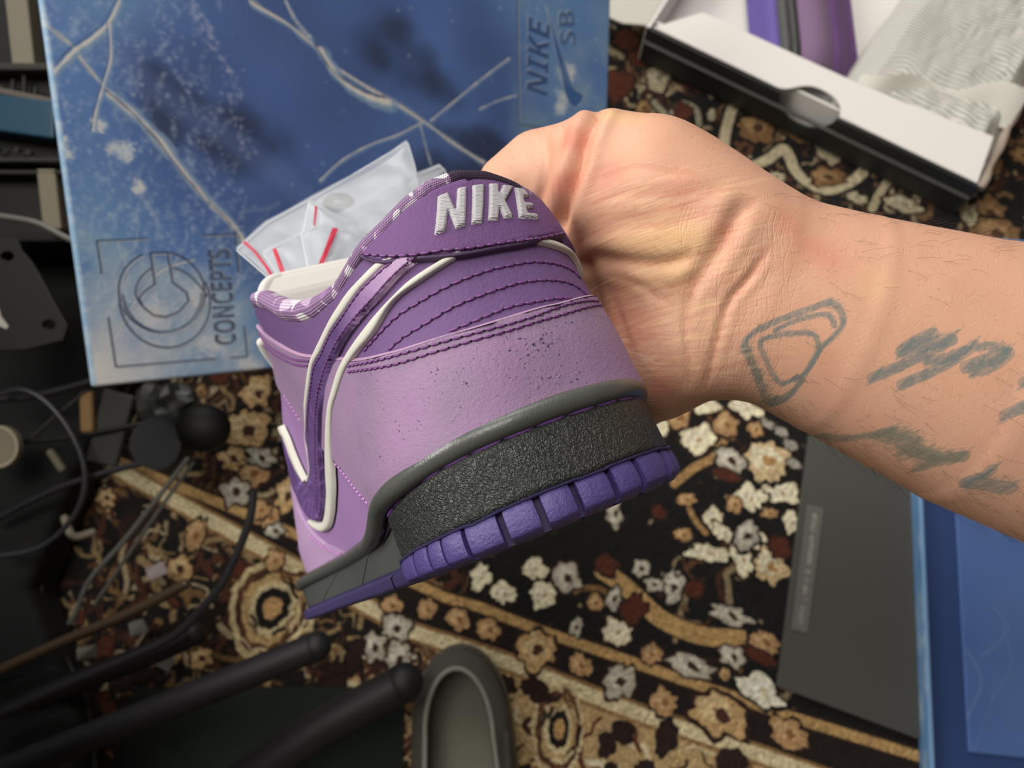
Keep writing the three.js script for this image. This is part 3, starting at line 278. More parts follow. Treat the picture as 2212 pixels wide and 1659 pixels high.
// ------------------------------------------------------------------ blue box lid, its printed and embossed top
{
  const o = V(...LID.LIDP).multiplyScalar(MM), u = V(...LID.LIDU), v = V(...LID.LIDV), n = u.clone().cross(v), W = 404, Hh = 300, px = 2048 / W;
  const lid = thing('box_lid', 'large blue marbled shoebox lid with embossed lettering, leaning on the dark equipment', 'box lid');
  lid.position.copy(o); lid.quaternion.setFromRotationMatrix(new THREE.Matrix4().makeBasis(u, v, n));
  const paint = (relief) => {
    const [c, g] = canvas(2048, Math.round(Hh * px)); g.scale(px, px); g.translate(0, Hh); g.scale(1, -1); g.lineCap = g.lineJoin = 'round'; seedState = 41;
    if (!relief) {
      g.fillStyle = '#587ab8'; g.fillRect(0, 0, W, Hh);
      for (let i = 0; i < 420; i++) { const x = rr(0, W), y = rr(0, Hh), edge = Math.min(1, Math.hypot((x - 190) / 190, (y - 170) / 160)); blotch(g, x, y, rr(14, 50), edge > 0.8 ? ['106,148,196', '132,170,204', '92,132,186'][i % 3] : ['70,96,156', '64,86,142', '90,114,172', '60,76,118'][i % 4], rr(0.1, 0.3)); }
      LID.darks.forEach((q) => { const xs = q.map((a) => a[0]), ys = q.map((a) => a[1]), sp = new THREE.Shape(q.map((a) => new THREE.Vector2(...a))); void sp; const c = new THREE.SplineCurve([...q, q[0]].map((a) => new THREE.Vector2(...a))), cx = xs.reduce((a, b) => a + b) / q.length, cy = ys.reduce((a, b) => a + b) / q.length; for (let k = 0; k < 70; k++) { const p = c.getPoint(rnd()), t = Math.sqrt(rnd()) * 0.95; blotch(g, lerp(cx, p.x, t), lerp(cy, p.y, t), rr(6, 17), '46,56,86', rr(0.12, 0.26)); } });
      for (let k = 0; k < 5; k++) { g.lineWidth = 21 - k * 3.4; g.strokeStyle = 'rgba(100,122,180,.13)'; smoothPath(g, LID.bandL); g.stroke(); }
      // paler corner and right-hand strip
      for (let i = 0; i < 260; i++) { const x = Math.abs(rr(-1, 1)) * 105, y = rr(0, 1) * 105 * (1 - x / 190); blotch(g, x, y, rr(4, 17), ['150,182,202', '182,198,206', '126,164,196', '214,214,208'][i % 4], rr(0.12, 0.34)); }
      for (let i = 0; i < 150; i++) blotch(g, rr(318, 404), rr(120, 300), rr(5, 20), ['130,160,176', '110,146,178', '150,172,180'][i % 3], rr(0.1, 0.3));
      for (let i = 0; i < 70; i++) blotch(g, rr(0, 404), rr(-6, 9), rr(4, 10), ['190,200,206', '140,172,200'][i % 2], rr(0.2, 0.5));
      LID.lights.forEach(([cx, cy, r]) => { let x = cx, y = cy; for (let i = 0; i < r * 1.3; i++) { if (i % 4 === 0) { x = clamp(x + rr(-3, 3), cx - r * 0.4, cx + r * 0.4); y = clamp(y + rr(-4, 4), cy - r * 0.45, cy + r * 0.45); } const a = rr(0, 6.28), d = r * 0.1 * rnd(); blotch(g, x + Math.cos(a) * d, y + Math.sin(a) * d, rr(1.2, 5), ['206,208,210', '176,200,220', '150,184,214', '220,210,200'][i % 4], rr(0.15, 0.5)); for (let q = 0; q < 7; q++) { g.fillStyle = ['rgba(232,222,212,.6)', 'rgba(206,218,230,.5)'][q % 2]; const b = rr(0, 6.28), e = r * 0.16 * rnd(); g.beginPath(); g.arc(x + Math.cos(b) * e, y + Math.sin(b) * e, rr(0.15, 0.75), 0, 7); g.fill(); } } });
      for (let i = 0; i < 420; i++) { const x = rr(0, 100), y = rr(0, Hh), a = rr(0.6, 2.2), n = 9; for (let k = 0; k < n; k++) blotch(g, x + Math.cos(a) * k * 1.6 + rr(-1.5, 1.5), y + Math.sin(a) * k * 1.6 + rr(-1.5, 1.5), rr(0.8, 2.6), '206,216,224', rr(0.05, 0.28)); }
      for (let i = 0; i < 900; i++) { const x = rr(0, W), y = rr(0, Hh); if (x > 110 && x < 320 && rnd() < 0.75) continue; blotch(g, x, y, rr(0.6, 2.2), '205,212,222', rr(0.15, 0.5)); }
      for (let i = 0; i < 130; i++) { const t = rnd(), s = new THREE.SplineCurve(LID.streak.map((a) => new THREE.Vector2(...a))).getPoint(t); blotch(g, s.x + rr(-5, 5), s.y + rr(-5, 5), rr(0.8, 2.6), '190,186,204', rr(0.2, 0.5)); }
      LID.cracks.forEach((k) => {
        const q = new THREE.SplineCurve(k.p.map((a) => new THREE.Vector2(...a))).getPoints(50);
        for (const [w, col, al, dx] of [[k.w * 2.2, '#86a2bc', 0.3, k.w * 0.7], [k.w * 1.1, k.c, 0.4, k.w * 0.25], [k.w * 0.6, '#e4dacf', 0.92, 0], [k.w * 0.45, '#3c4664', 0.35, -k.w * 0.75]]) { g.globalAlpha = al; g.strokeStyle = col; for (let i = 0; i < q.length - 1; i++) { g.lineWidth = w * (0.55 + 0.9 * vnoise(i * 0.35, k.w * 9, 999, 999, 1)); g.beginPath(); g.moveTo(q[i].x + dx, q[i].y - dx); g.lineTo(q[i + 1].x + dx, q[i + 1].y - dx); g.stroke(); } }
        g.globalAlpha = 1;
      });
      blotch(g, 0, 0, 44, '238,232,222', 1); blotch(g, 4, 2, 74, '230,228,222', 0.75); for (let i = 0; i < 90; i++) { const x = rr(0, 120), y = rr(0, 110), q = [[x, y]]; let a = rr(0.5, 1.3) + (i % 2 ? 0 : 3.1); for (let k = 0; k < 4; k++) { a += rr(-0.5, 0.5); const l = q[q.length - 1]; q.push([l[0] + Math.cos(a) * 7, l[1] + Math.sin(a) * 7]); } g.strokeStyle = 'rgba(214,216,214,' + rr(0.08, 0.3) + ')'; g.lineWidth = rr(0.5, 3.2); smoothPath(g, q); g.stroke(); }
      g.fillStyle = 'rgba(168,208,240,.85)'; g.fillRect(0, 0, 3.2, Hh); for (let i = 0; i < 70; i++) blotch(g, 2, rr(0, Hh), rr(1, 4), '228,238,244', 0.5);
    } else { g.fillStyle = '#808080'; g.fillRect(0, 0, W, Hh); }
    // pressed marks: a dark line with a pale one beside it, or depth in the relief
    const dark = relief ? '#101010' : 'rgba(44,62,98,.95)', pale = relief ? '#c0c0c0' : 'rgba(200,206,210,.75)';
    const mark = (draw, w) => { g.save(); g.translate(w * 0.8, -w * 0.8); g.strokeStyle = pale; g.lineWidth = w; draw(); g.stroke(); g.restore(); g.strokeStyle = dark; g.lineWidth = w; draw(); g.stroke(); };
    const ring = (c0, rx, ry, a, b) => () => { g.beginPath(); g.ellipse(c0[0], c0[1], rx, ry, 0, a, b); };
    const rA = [LID.ringA[0] - LID.ringAr[0][0], LID.ringAr[1][1] - LID.ringA[1]], rB = [LID.ringBr[0][0] - LID.ringB[0], LID.ringB[1] - LID.ringBr[1][1]];
    mark(ring(LID.ringA, rA[0], rA[1], Math.PI * 0.62, Math.PI * 2 + Math.PI * 0.05), 1.1); mark(ring(LID.ringA, rA[0], rA[1], 0, Math.PI * 0.42), 1.1); mark(ring(LID.ringA, rA[0] * 0.92, rA[1] * 0.98, Math.PI, Math.PI * 1.98), 0.9); mark(ring(LID.ringB, rB[0], rB[1], Math.PI * 0.98, Math.PI * 2.12), 1.1);
    mark(() => smoothPath(g, LID.innerC), 1); mark(() => smoothPath(g, LID.arcR), 1);
    mark(() => { g.beginPath(); LID.flask.forEach((p, i) => (i ? g.lineTo(...p) : g.moveTo(...p))); g.closePath(); }, 1.1);
    mark(() => { const f = LID.frameC, b = (p, q, t) => [lerp(p[0], q[0], t), lerp(p[1], q[1], t)]; g.beginPath(); const seg = (...s) => s.forEach((p, i) => (i ? g.lineTo(...p) : g.moveTo(...p))); seg(b(f[0], f[3], 0.25), f[0], b(f[0], f[1], 0.35)); seg(b(f[0], f[1], 0.75), f[1], b(f[1], f[2], 0.3)); seg(b(f[0], f[3], 0.6), f[3], b(f[3], f[2], 0.75)); seg(b(f[1], f[2], 0.75), f[2], b(f[2], f[3], 0.14)); }, 0.9);
    mark(() => { g.beginPath(); LID.frameN.forEach((p, i) => (i ? g.lineTo(...p) : g.moveTo(...p))); }, 0.9);
    const text = (s, a, b, size, bold, fill, wide) => { g.save(); g.translate(...a); g.rotate(Math.atan2(b[1] - a[1], b[0] - a[0])); g.scale(1, -1); g.font = (bold || '') + size + 'px sans-serif'; const L = Math.hypot(b[0] - a[0], b[1] - a[1]); g.scale(L / g.measureText(s).width, wide || 1); if (fill) { g.fillStyle = pale; g.fillText(s, 0.7, -0.7); g.fillStyle = fill; g.fillText(s, 0, 0); } else { g.strokeStyle = pale; g.lineWidth = 1; g.strokeText(s, 0.7, 0.7); g.strokeStyle = dark; g.lineWidth = 1.1; g.strokeText(s, 0, 0); } g.restore(); };
    text('CONCEPTS', LID.txtC[0], LID.txtC[1], 18, '', null);
    text('NIKE', LID.txtN[0], LID.txtN[1], 27, 'italic bold ', relief ? '#202020' : 'rgba(40,70,122,.85)');
    text('SB', LID.txtS[0], LID.txtS[1], 20, 'bold ', relief ? '#202020' : 'rgba(52,82,132,.75)');
    g.fillStyle = relief ? '#202020' : 'rgba(44,84,146,.7)'; smoothPath(g, LID.swooshLid, true); g.fill(); g.strokeStyle = pale; g.lineWidth = 0.7; g.stroke();
    return c;
  };
  const map = canvasTex(paint(false)), bump = canvasTex(paint(true), false);
  const top = new RoundedBoxGeometry(W * MM, Hh * MM, 0.02, 4, 0.0025); top.translate(W * MM / 2, Hh * MM / 2, -0.010);
  const p = top.attributes.position, uv = top.attributes.uv; for (let i = 0; i < p.count; i++) uv.setXY(i, p.getX(i) / (W * MM), p.getY(i) / (Hh * MM));
  part('printed_cover', top, phys({ map, bumpMap: bump, bumpScale: 0.0009, roughness: 0.45, clearcoat: 0.1, clearcoatRoughness: 0.4 }), lid);
  part('inner_tray', box((W - 8) * MM, (Hh - 8) * MM, 0.006, W * MM / 2, Hh * MM / 2, -0.022), std({ color: '#3d5a90', roughness: 0.7 }), lid);
}


// ------------------------------------------------------------------ the sneaker: every point is (s along the sole outline, y above the ground, off outwards), millimetres
const SK = [0, 25, 55, 100, 150, 200, 260, 330], YK = [30, 45, 60, 80, 100, 125];
function grad(xs, v) { return v.map((_, i) => { if (i === 0) return (v[1] - v[0]) / (xs[1] - xs[0]); if (i === v.length - 1) return (v[i] - v[i - 1]) / (xs[i] - xs[i - 1]); const a = xs[i] - xs[i - 1], b = xs[i + 1] - xs[i]; return (a * a * v[i + 1] + (b * b - a * a) * v[i] - b * b * v[i - 1]) / (a * b * (a + b)); }); }
function herm(xs, v, d, x) { let i = 0; while (i < xs.length - 2 && x > xs[i + 1]) i++; const h = xs[i + 1] - xs[i], u = clamp((x - xs[i]) / h, 0, 1), u2 = u * u, u3 = u2 * u; return (2 * u3 - 3 * u2 + 1) * v[i] + (u3 - 2 * u2 + u) * h * d[i] + (3 * u2 - 2 * u3) * v[i + 1] + (u3 - u2) * h * d[i + 1]; }
const DCOL = YK.map((_, j) => { const v = SHOE.DK.map((r) => r[j]); return [v, grad(SK, v)]; });
function leanIn(s, y) { const v = DCOL.map(([c, d]) => herm(SK, c, d, Math.abs(s))); return herm(YK, v, grad(YK, v), y); }
function outline(s) {
  const a = Math.min(Math.abs(s), 329.9) / 6, i = Math.floor(a), u = a - i, P = SHOE.OUT, n = P.length - 1;
  const g = (k) => (k < 0 ? [P[-k][0], -P[-k][1]] : P[Math.min(k, n)]);
  const p = [g(i - 1), g(i), g(i + 1), g(i + 2)], out = [0, 0], tan = [0, 0];
  for (let k = 0; k < 2; k++) {
    const [a0, a1, a2, a3] = p.map((q) => q[k]), m1 = (a2 - a0) / 2, m2 = (a3 - a1) / 2;
    out[k] = (2 * u ** 3 - 3 * u * u + 1) * a1 + (u ** 3 - 2 * u * u + u) * m1 + (3 * u * u - 2 * u ** 3) * a2 + (u ** 3 - u * u) * m2;
    tan[k] = (6 * u * u - 6 * u) * a1 + (3 * u * u - 4 * u + 1) * m1 + (6 * u - 6 * u * u) * a2 + (3 * u * u - 2 * u) * m2;
  }
  const l = Math.hypot(tan[0], tan[1]) || 1, sg = s < 0 ? -1 : 1;
  return [out[0], out[1] * sg, tan[1] / l, (-tan[0] / l) * sg];
}
const soleP = (s, y, off) => { const o = outline(s); return V((o[0] - o[2] * off) * MM, y * MM, (o[1] - o[3] * off) * MM); };
const shoeP = (s, y, off) => soleP(s, y, off - leanIn(s, y));
function resample(p, step, closed = false) {
  const q = closed ? [...p, p[0]] : p, o = [];
  for (let i = 0; i < q.length - 1; i++) { const L = Math.hypot(q[i + 1][0] - q[i][0], q[i + 1][1] - q[i][1]), n = Math.max(1, Math.ceil(L / step)); for (let k = 0; k < n; k++) o.push([lerp(q[i][0], q[i + 1][0], k / n), lerp(q[i][1], q[i + 1][1], k / n)]); }
  if (!closed) o.push(q[q.length - 1]); return o;
}
const soft = (p, n = 6) => new THREE.SplineCurve(p.map((a) => new THREE.Vector2(a[0], a[1]))).getPoints(p.length * n).map((a) => [a.x, a.y]);
function evenly(p, n) { const L = [0]; for (let i = 1; i < p.length; i++) L.push(L[i - 1] + Math.hypot(p[i][0] - p[i - 1][0], p[i][1] - p[i - 1][1])); const o = []; let j = 0; for (let k = 0; k < n; k++) { const t = (k / (n - 1)) * L[L.length - 1]; while (j < p.length - 2 && L[j + 1] < t) j++; const u = (t - L[j]) / Math.max(1e-9, L[j + 1] - L[j]); o.push([lerp(p[j][0], p[j + 1][0], u), lerp(p[j][1], p[j + 1][1], u)]); } return o; }
function gridGeo(nu, nv, fn, uvFn) {
  const g = new THREE.BufferGeometry(), pos = [], uv = [], idx = [];
  for (let j = 0; j <= nv; j++) for (let i = 0; i <= nu; i++) { const p = fn(i / nu, j / nv); pos.push(p.x, p.y, p.z); const q = uvFn ? uvFn(i / nu, j / nv) : [i / nu, j / nv]; uv.push(q[0], q[1]); }
  for (let j = 0; j < nv; j++) for (let i = 0; i < nu; i++) { const a = j * (nu + 1) + i; idx.push(a, a + 1, a + nu + 2, a, a + nu + 2, a + nu + 1); }
  g.setAttribute('position', new THREE.Float32BufferAttribute(pos, 3)); g.setAttribute('uv', new THREE.Float32BufferAttribute(uv, 2)); g.setIndex(idx); g.computeVertexNormals(); return g;
}
function edgeDistance(p, c) { let m = 1e9; for (let i = 0; i < c.length; i++) { const a = c[i], b = c[(i + 1) % c.length], dx = b[0] - a[0], dy = b[1] - a[1], t = clamp(((p[0] - a[0]) * dx + (p[1] - a[1]) * dy) / (dx * dx + dy * dy + 1e-9), 0, 1), d = Math.hypot(p[0] - a[0] - dx * t, p[1] - a[1] - dy * t); if (d < m) m = d; } return m; }
// a leather panel: the outline POLY in (s, y), its face lifted from BASE to BASE + THICK with an edge rounded over ROUND
function panelGeo(poly, base, thick, round, edge = 3, P = shoeP) {
  const c = resample(poly, edge, true), shape = new THREE.Shape(c.map((a) => new THREE.Vector2(a[0], a[1])));
  let g = new TessellateModifier(edge, 24).modify(new THREE.ShapeGeometry(shape));
  g.deleteAttribute('normal'); g.deleteAttribute('uv'); g = mergeVertices(g, 1e-3);
  const p = g.attributes.position, uv = [], nor = [], fine = resample(poly, 1, true), coarse = fine.length > 500 ? c : fine, edgeDist = (a, b) => edgeDistance([a, b], coarse) / (round || 1);
  for (let i = 0; i < p.count; i++) {
    const s = p.getX(i), y = p.getY(i); let off = base + thick;
    if (round) { const d = Math.min(1, edgeDistance([s, y], coarse) / round); off = base + thick * Math.sqrt(1 - (1 - d) ** 2); }
    const lift = (a, b) => { if (!round || edgeDist(a, b) > 1) return base + thick; const d = Math.max(0, edgeDist(a, b)); return base + thick * Math.sqrt(1 - (1 - d) ** 2); };
    const q = P(s, y, off); p.setXYZ(i, q.x, q.y, q.z); uv.push(s * MM, y * MM);
    const near = round && edgeDist(s, y) < 1.6, h = 0.25, f = (a, b) => P(a, b, near ? lift(a, b) : base + thick), ds = f(s + h, y).sub(f(s - h, y)), dy = f(s, y + h).sub(f(s, y - h)), n = ds.cross(dy).normalize(); nor.push(n.x, n.y, n.z);
  }
  g.setAttribute('uv', new THREE.Float32BufferAttribute(uv, 2)); g.setAttribute('normal', new THREE.Float32BufferAttribute(nor, 3));
  const n = c.length, skirt = gridGeo(n, 2, (u, v) => { const a = c[Math.round(u * n) % n]; return P(a[0], a[1], v < 0.75 && round ? base : v > 0.75 ? base - 0.6 : v > 0.25 ? base + thick * 0.5 : base + thick); }, (u) => { const a = c[Math.round(u * n) % n]; return [a[0] * MM, a[1] * MM]; });
  const out = mergeGeometries([g, skirt]); return out;
}
// a strip between the polylines A and B with the cross profile off(w)
function stripGeo(A, B, n, m, off, P = shoeP) {
  const a = evenly(A, n + 1), b = evenly(B, n + 1), at = (u, v) => { const i = Math.round(u * n); return [lerp(a[i][0], b[i][0], v), lerp(a[i][1], b[i][1], v)]; };
  return gridGeo(n, m, (u, v) => { const q = at(u, v); return P(q[0], q[1], off(v, u)); }, (u, v) => { const q = at(u, v); return [q[0] * MM, q[1] * MM]; });
}
const dome = (h, base = 0) => (v) => base + h * Math.pow(Math.max(0, 1 - Math.pow(Math.abs(v * 2 - 1), 3)), 0.5);
function stitchGeo(line, len, gap, r, off, P = shoeP, tilt = 0) {
  const d = soft(line, 8), L = [0]; for (let i = 1; i < d.length; i++) L.push(L[i - 1] + P(d[i][0], d[i][1], 0).distanceTo(P(d[i - 1][0], d[i - 1][1], 0)) * 1000);
  const at = (t) => { let j = 0; while (j < d.length - 2 && L[j + 1] < t) j++; const u = clamp((t - L[j]) / Math.max(1e-6, L[j + 1] - L[j]), 0, 1); return [lerp(d[j][0], d[j + 1][0], u), lerp(d[j][1], d[j + 1][1], u)]; };
  const gs = [], holes = [], total = L[L.length - 1];
  for (let t = gap; t + len < total; t += len + gap) {
    const A = at(t), B = at(t + len), a = P(A[0], A[1] - tilt, off), b = P(B[0], B[1] + tilt, off), mid = a.clone().add(b).multiplyScalar(0.5), dir = b.clone().sub(a), l = dir.length();
    const s = new THREE.SphereGeometry(1, 8, 6); s.scale(r * MM, l * 0.54, r * MM); s.applyQuaternion(new THREE.Quaternion().setFromUnitVectors(V(0, 1, 0), dir.normalize())); s.translate(mid.x, mid.y, mid.z); gs.push(s);
    const H = at(t - gap * 0.5), h = P(H[0], H[1], off - 0.22), k = new THREE.SphereGeometry(r * 0.95 * MM, 6, 4); k.translate(h.x, h.y, h.z); holes.push(k);
  }
  return [mergeGeometries(gs), mergeGeometries(holes)];
}
const leather = (color, bump = 0.00012, o = {}) => phys({ color, roughness: 0.72, bumpMap: rep(GRAIN, 45, 45), bumpScale: bump, sheen: 0.15, sheenRoughness: 0.6, sheenColor: new THREE.Color(color), ...o });
function sprayMap(x0, y0, w, h, W, paint) { const [c, g] = canvas(W, Math.round(W * h / w)); g.scale(W / w, W / w); g.translate(-x0, h + y0); g.scale(1, -1); paint(g); const t = canvasTex(c); t.repeat.set(1000 / w, 1000 / h); t.offset.set(-x0 / w, -y0 / h); return t; }

{
  const shoe = thing('sneaker', 'purple low sneaker with lavender heel, white-edged swoosh and black midsole, held by the hand', 'sneaker', SHOE_AT);
  const A = SHOE_AXES; shoe.quaternion.setFromRotationMatrix(new THREE.Matrix4().set(A[0][0], A[0][1], A[0][2], 0, A[1][0], A[1][1], A[1][2], 0, A[2][0], A[2][1], A[2][2], 0, 0, 0, 0, 1));
  const foxMap = sprayMap(-175, 15, 320, 105, 2048, (g) => {
    g.fillStyle = '#95799a'; g.fillRect(-200, 0, 400, 140);
    for (let i = 0; i < 420; i++) blotch(g, rr(-180, 150), rr(10, 125), rr(5, 16), ['160,122,160', '128,115,128', '164,138,162', '152,108,154', '122,104,128'][Math.floor(rnd() * 5)], rr(0.1, 0.28));
    for (let i = 0; i < 26; i++) blotch(g, rr(-60, 40), rr(50, 57), rr(4, 8), '120,100,126', 0.28);
    blotch(g, -45, 36, 18, '170,130,166', 0.35); blotch(g, -130, 82, 22, '148,128,158', 0.5); blotch(g, 10, 40, 20, '160,120,164', 0.3);
    const dot = (x, y, r, a) => { g.fillStyle = 'rgba(38,34,58,' + a + ')'; g.beginPath(); g.ellipse(x, y, r, r * rr(0.9, 1.7), rr(0, 3), 0, 7); g.fill(); };
    for (let i = 0; i < 330; i++) dot(rr(-70, 45), rr(31, 55), rr(0.05, 0.15), rr(0.4, 0.9));
    for (let i = 0; i < 170; i++) { const q = SHOE.specks[Math.floor(rnd() * SHOE.specks.length)], a = rr(0, 6.28), d = rr(0, 1) ** 2 * 9; dot(q[0] + Math.cos(a) * d, q[1] + Math.sin(a) * d, rr(0.06, 0.2), rr(0.5, 0.95)); }
    SHOE.specks.forEach((q) => dot(q[0], q[1], rr(0.15, 0.3), 0.9));
  });
  const swMap = sprayMap(-215, 20, 220, 75, 2048, (g) => {
    g.fillStyle = '#573d70'; g.fillRect(-220, 0, 240, 120);
    const q = g.createLinearGradient(-62, 70, -18, 70); q.addColorStop(0, 'rgba(186,152,188,0)'); q.addColorStop(0.45, 'rgba(170,132,176,.7)'); q.addColorStop(1, 'rgba(194,164,190,1)'); g.fillStyle = q; g.fillRect(-64, 40, 64, 60);
    for (let i = 0; i < 150; i++) blotch(g, rr(-205, -40), rr(28, 85), rr(2, 8), ['62,40,92', '100,70,130', '78,54,108', '120,90,146'][Math.floor(rnd() * 4)], rr(0.15, 0.4));
    for (let i = 0; i < 60; i++) { g.strokeStyle = ['rgba(60,38,92,.35)', 'rgba(150,110,184,.3)'][i % 2]; g.lineWidth = rr(0.5, 1.6); const x = rr(-200, -120), y = rr(30, 66); smoothPath(g, [[x, y], [x + rr(4, 9), y + rr(-2, 4)], [x + rr(10, 20), y + rr(-3, 8)]]); g.stroke(); }
  });
  const M = {
    foxing: leather('#ffffff', 0.00016, { map: foxMap, sheenColor: new THREE.Color('#b598b6'), sheen: 0.2 }),
    purple: leather('#6b4d7e', 0.00014), tab: leather('#6a4779', 0.00016), panel: leather('#9673a4', 0.00008), mud: leather('#ae8fb4', 0.00008), edge: leather('#ad8ba8', 0.00005),
    suede: leather('#ffffff', 0.00012, { map: swMap, roughness: 0.6, sheen: 0.5, sheenColor: new THREE.Color('#9a76b4') }),
    foam: leather('#cfcdc2', 0.00007, { roughness: 0.8 }), thread: phys({ color: '#74407f', roughness: 0.42, clearcoat: 0.3, clearcoatRoughness: 0.35 }), pink: phys({ color: '#c186c6', roughness: 0.45 }), hole: std({ color: '#24142c', roughness: 0.9 }),
    rubber: phys({ color: '#525450', roughness: 0.3, clearcoat: 0.15, clearcoatRoughness: 0.4, bumpMap: rep(FINE, 30, 30), bumpScale: 0.00006 }), pebble: phys({ color: '#2e302d', roughness: 0.3, bumpMap: rep(PEBBLE, 62, 62), bumpScale: 0.0004, specularIntensity: 1 }), smooth: std({ color: '#474a46', roughness: 0.62, bumpMap: rep(FINE, 40, 40), bumpScale: 0.00005 }),
    sole: phys({ color: '#4c407a', roughness: 0.5, bumpMap: rep(GRAIN, 60, 60), bumpScale: 0.0002 }), soleDark: std({ color: '#32294f', roughness: 0.7 }), under: std({ color: '#564a86', roughness: 0.7 }),
    embroidery: phys({ color: '#d2cfd3', roughness: 0.38, sheen: 0.4, bumpMap: dataTex(256, (u, v) => 0.5 + 0.5 * Math.sin((v * 8 + u * 2 + 0.06 * Math.sin(u * 12.6)) * 6.283 * 2)), bumpScale: 0.00025 }), lining: leather('#a58db5', 0.00006), white: std({ color: '#d6d3cc', roughness: 0.75 }),
  };
  M.embroidery.bumpMap.repeat.set(130, 130);
  // lower unit
  const TOPROWS = [...SHOE.soleTop.map((p) => [Math.abs(p[0]), p[1]]).sort((a, b) => a[0] - b[0])];
  const soleTop = (s) => (Math.abs(s) < 69 ? (interp(TOPROWS, Math.abs(s)) + 9) / 2 - 0.3 * (Math.abs(s) > 55 ? (Math.abs(s) - 55) / 6 : 0) : 4.7);
  const CT = [[0, 24.8], [26, 24.4], [38, 23.8], [57, 22], [72, 20], [81, 18.4], [100, 14.3], [330, 14.5]];
  const BC = [[0, 27.9, 3.1], [25, 27.6, 3.1], [38, 26.9, 3.1], [52, 25.3, 3], [64, 24.3, 2.9], [74, 23.6, 2.8], [80, 22.2, 2.8], [87, 19.4, 2.7], [95, 17.3, 2.6], [108, 16.3, 2.5], [330, 16.6, 2.5]];
  const sp = (a, b) => (u) => lerp(a, b, u);
  const outsole = part('outsole', mergeGeometries([
    gridGeo(220, 4, (u, v) => { const s = sp(-329, 329)(u); return soleP(s, lerp(0.4, soleTop(s) + 1, v), -2.4); }),
    (() => { const g = new THREE.ShapeGeometry(new THREE.Shape(Array.from({ length: 200 }, (_, i) => { const p = soleP(-329 + i * 3.29, 0, -2.4); return new THREE.Vector2(p.x, p.z); }))); g.rotateX(Math.PI / 2); g.translate(0, 0.0004, 0); return g; })(),
  ]), M.soleDark, shoe);
  for (const sg of [-1, 1]) {
    part('forefoot_strip', mergeGeometries([
      gridGeo(150, 6, (u, v) => { const s = sg * lerp(85, 329, u), a = Math.abs(s), th = 0.9 * sstep(a, 101, 103) * (1 - sstep(a, 203, 205)); const y = lerp(0, 4.8, v); return soleP(s, y, (v > 0.95 || v < 0.05 ? -1.5 : 0.2) + th); }),
      gridGeo(20, 6, (u, v) => { const s = sg * lerp(66, 88, u); return soleP(s, lerp(0, 4.8, v), (v > 0.95 || v < 0.05 ? -1.8 : 0) - lerp(2.6, -0.1, u)); })]), M.sole, shoe);
  }
  const blockGeo = (a, b, gap) => { const s0 = a + gap, s1 = b - gap, n = Math.max(6, Math.round((s1 - s0) / 1.1)), prof = [[-4, 1], [-0.8, 1], [-0.3, 0.97], [0.15, 0.85], [0.45, 0.62], [0.5, 0.42], [0.35, 0.27], [0.0, 0.2], [-2.6, 0.0], [-9, -0.01]]; return gridGeo(n + 4, prof.length - 1, (u, v) => { const k = Math.round(u * (n + 4)), j = Math.round(v * (prof.length - 1)), t = clamp((k - 2) / n, 0, 1), e = k < 1 || k > n + 3 ? 2 : 0, q = prof[j], ru = (1 - Math.min(1, Math.min(t, 1 - t) * n / 1.5)) * 0.35, s = lerp(s0, s1, t); return soleP(s, q[1] * (soleTop(s) - 0.15) , q[0] - (e ? 3.2 : ru)); }, (u, v) => [lerp(s0, s1, u) * MM, v * 0.012]); };
  const gl = [...SHOE.gaps.slice().reverse()].map((x) => x), cuts = [-69, ...gl, 34, 43, 50, 58, 69];
  for (let i = 0; i < cuts.length - 1; i++) { const wide = (x) => (x < -40 || x > 30 ? 0.36 : 0.98); const ga = wide(cuts[i]), gb = wide(cuts[i + 1]); const g = blockGeo(cuts[i], cuts[i + 1], Math.max(ga, 0.2)); part('tread_block', g, M.sole, shoe); void gb; }
  part('tread_ledge', gridGeo(140, 3, (u, v) => { const s = lerp(-69, 69, u); return soleP(s, soleTop(s) + [-0.3, 0.1, 0.35, 0.4][Math.round(v * 3)], [-0.2, 0.35, 0.1, -2][Math.round(v * 3)]); }), M.sole, shoe);
  const heelRow = (s, v) => { const t = interp(CT, Math.abs(s)), b = soleTop(s) + 0.1; return lerp(b, t, v); };
  part('heel_sidewall', gridGeo(170, 22, (u, v) => { const s = lerp(-76, 76, u), a = Math.abs(s), end = clamp((76 - a) / 4, 0, 1), edge = Math.min(1, Math.min(v, 1 - v) * 9); let off = lerp(-0.5, -1.5, v) - (1 - Math.sqrt(1 - (1 - edge) ** 2)) * 1.0; off = lerp(-6, off, Math.sqrt(1 - (1 - end) ** 2)); return soleP(s * lerp(0.92, 0.985, v), heelRow(s, v), off); }, (u, v) => [lerp(-76, 76, u) * MM, v * 0.016]), M.pebble, shoe);
  part('midsole', mergeGeometries([-1, 1].map((sg) => gridGeo(120, 5, (u, v) => { const s = sg * lerp(66, 329, u); return soleP(s, lerp(3.6, interp(CT, Math.abs(s)) + 0.6, v), -2.6 - 1.6 * (1 - sstep(Math.abs(s), 84, 108)) + (v > 0.9 ? 0.4 : 0)); }, (u, v) => [u * 0.26, v * 0.012]))), M.smooth, shoe);
  for (const a of [127, 186]) part('mould_line', stripGeo([[-a - 18, 5], [-a + 14, 14]], [[-a - 17.2, 5], [-a + 14.8, 14]], 10, 4, dome(0.4, -2.6), soleP), std({ color: '#8a8a86', roughness: 0.5 }), shoe);
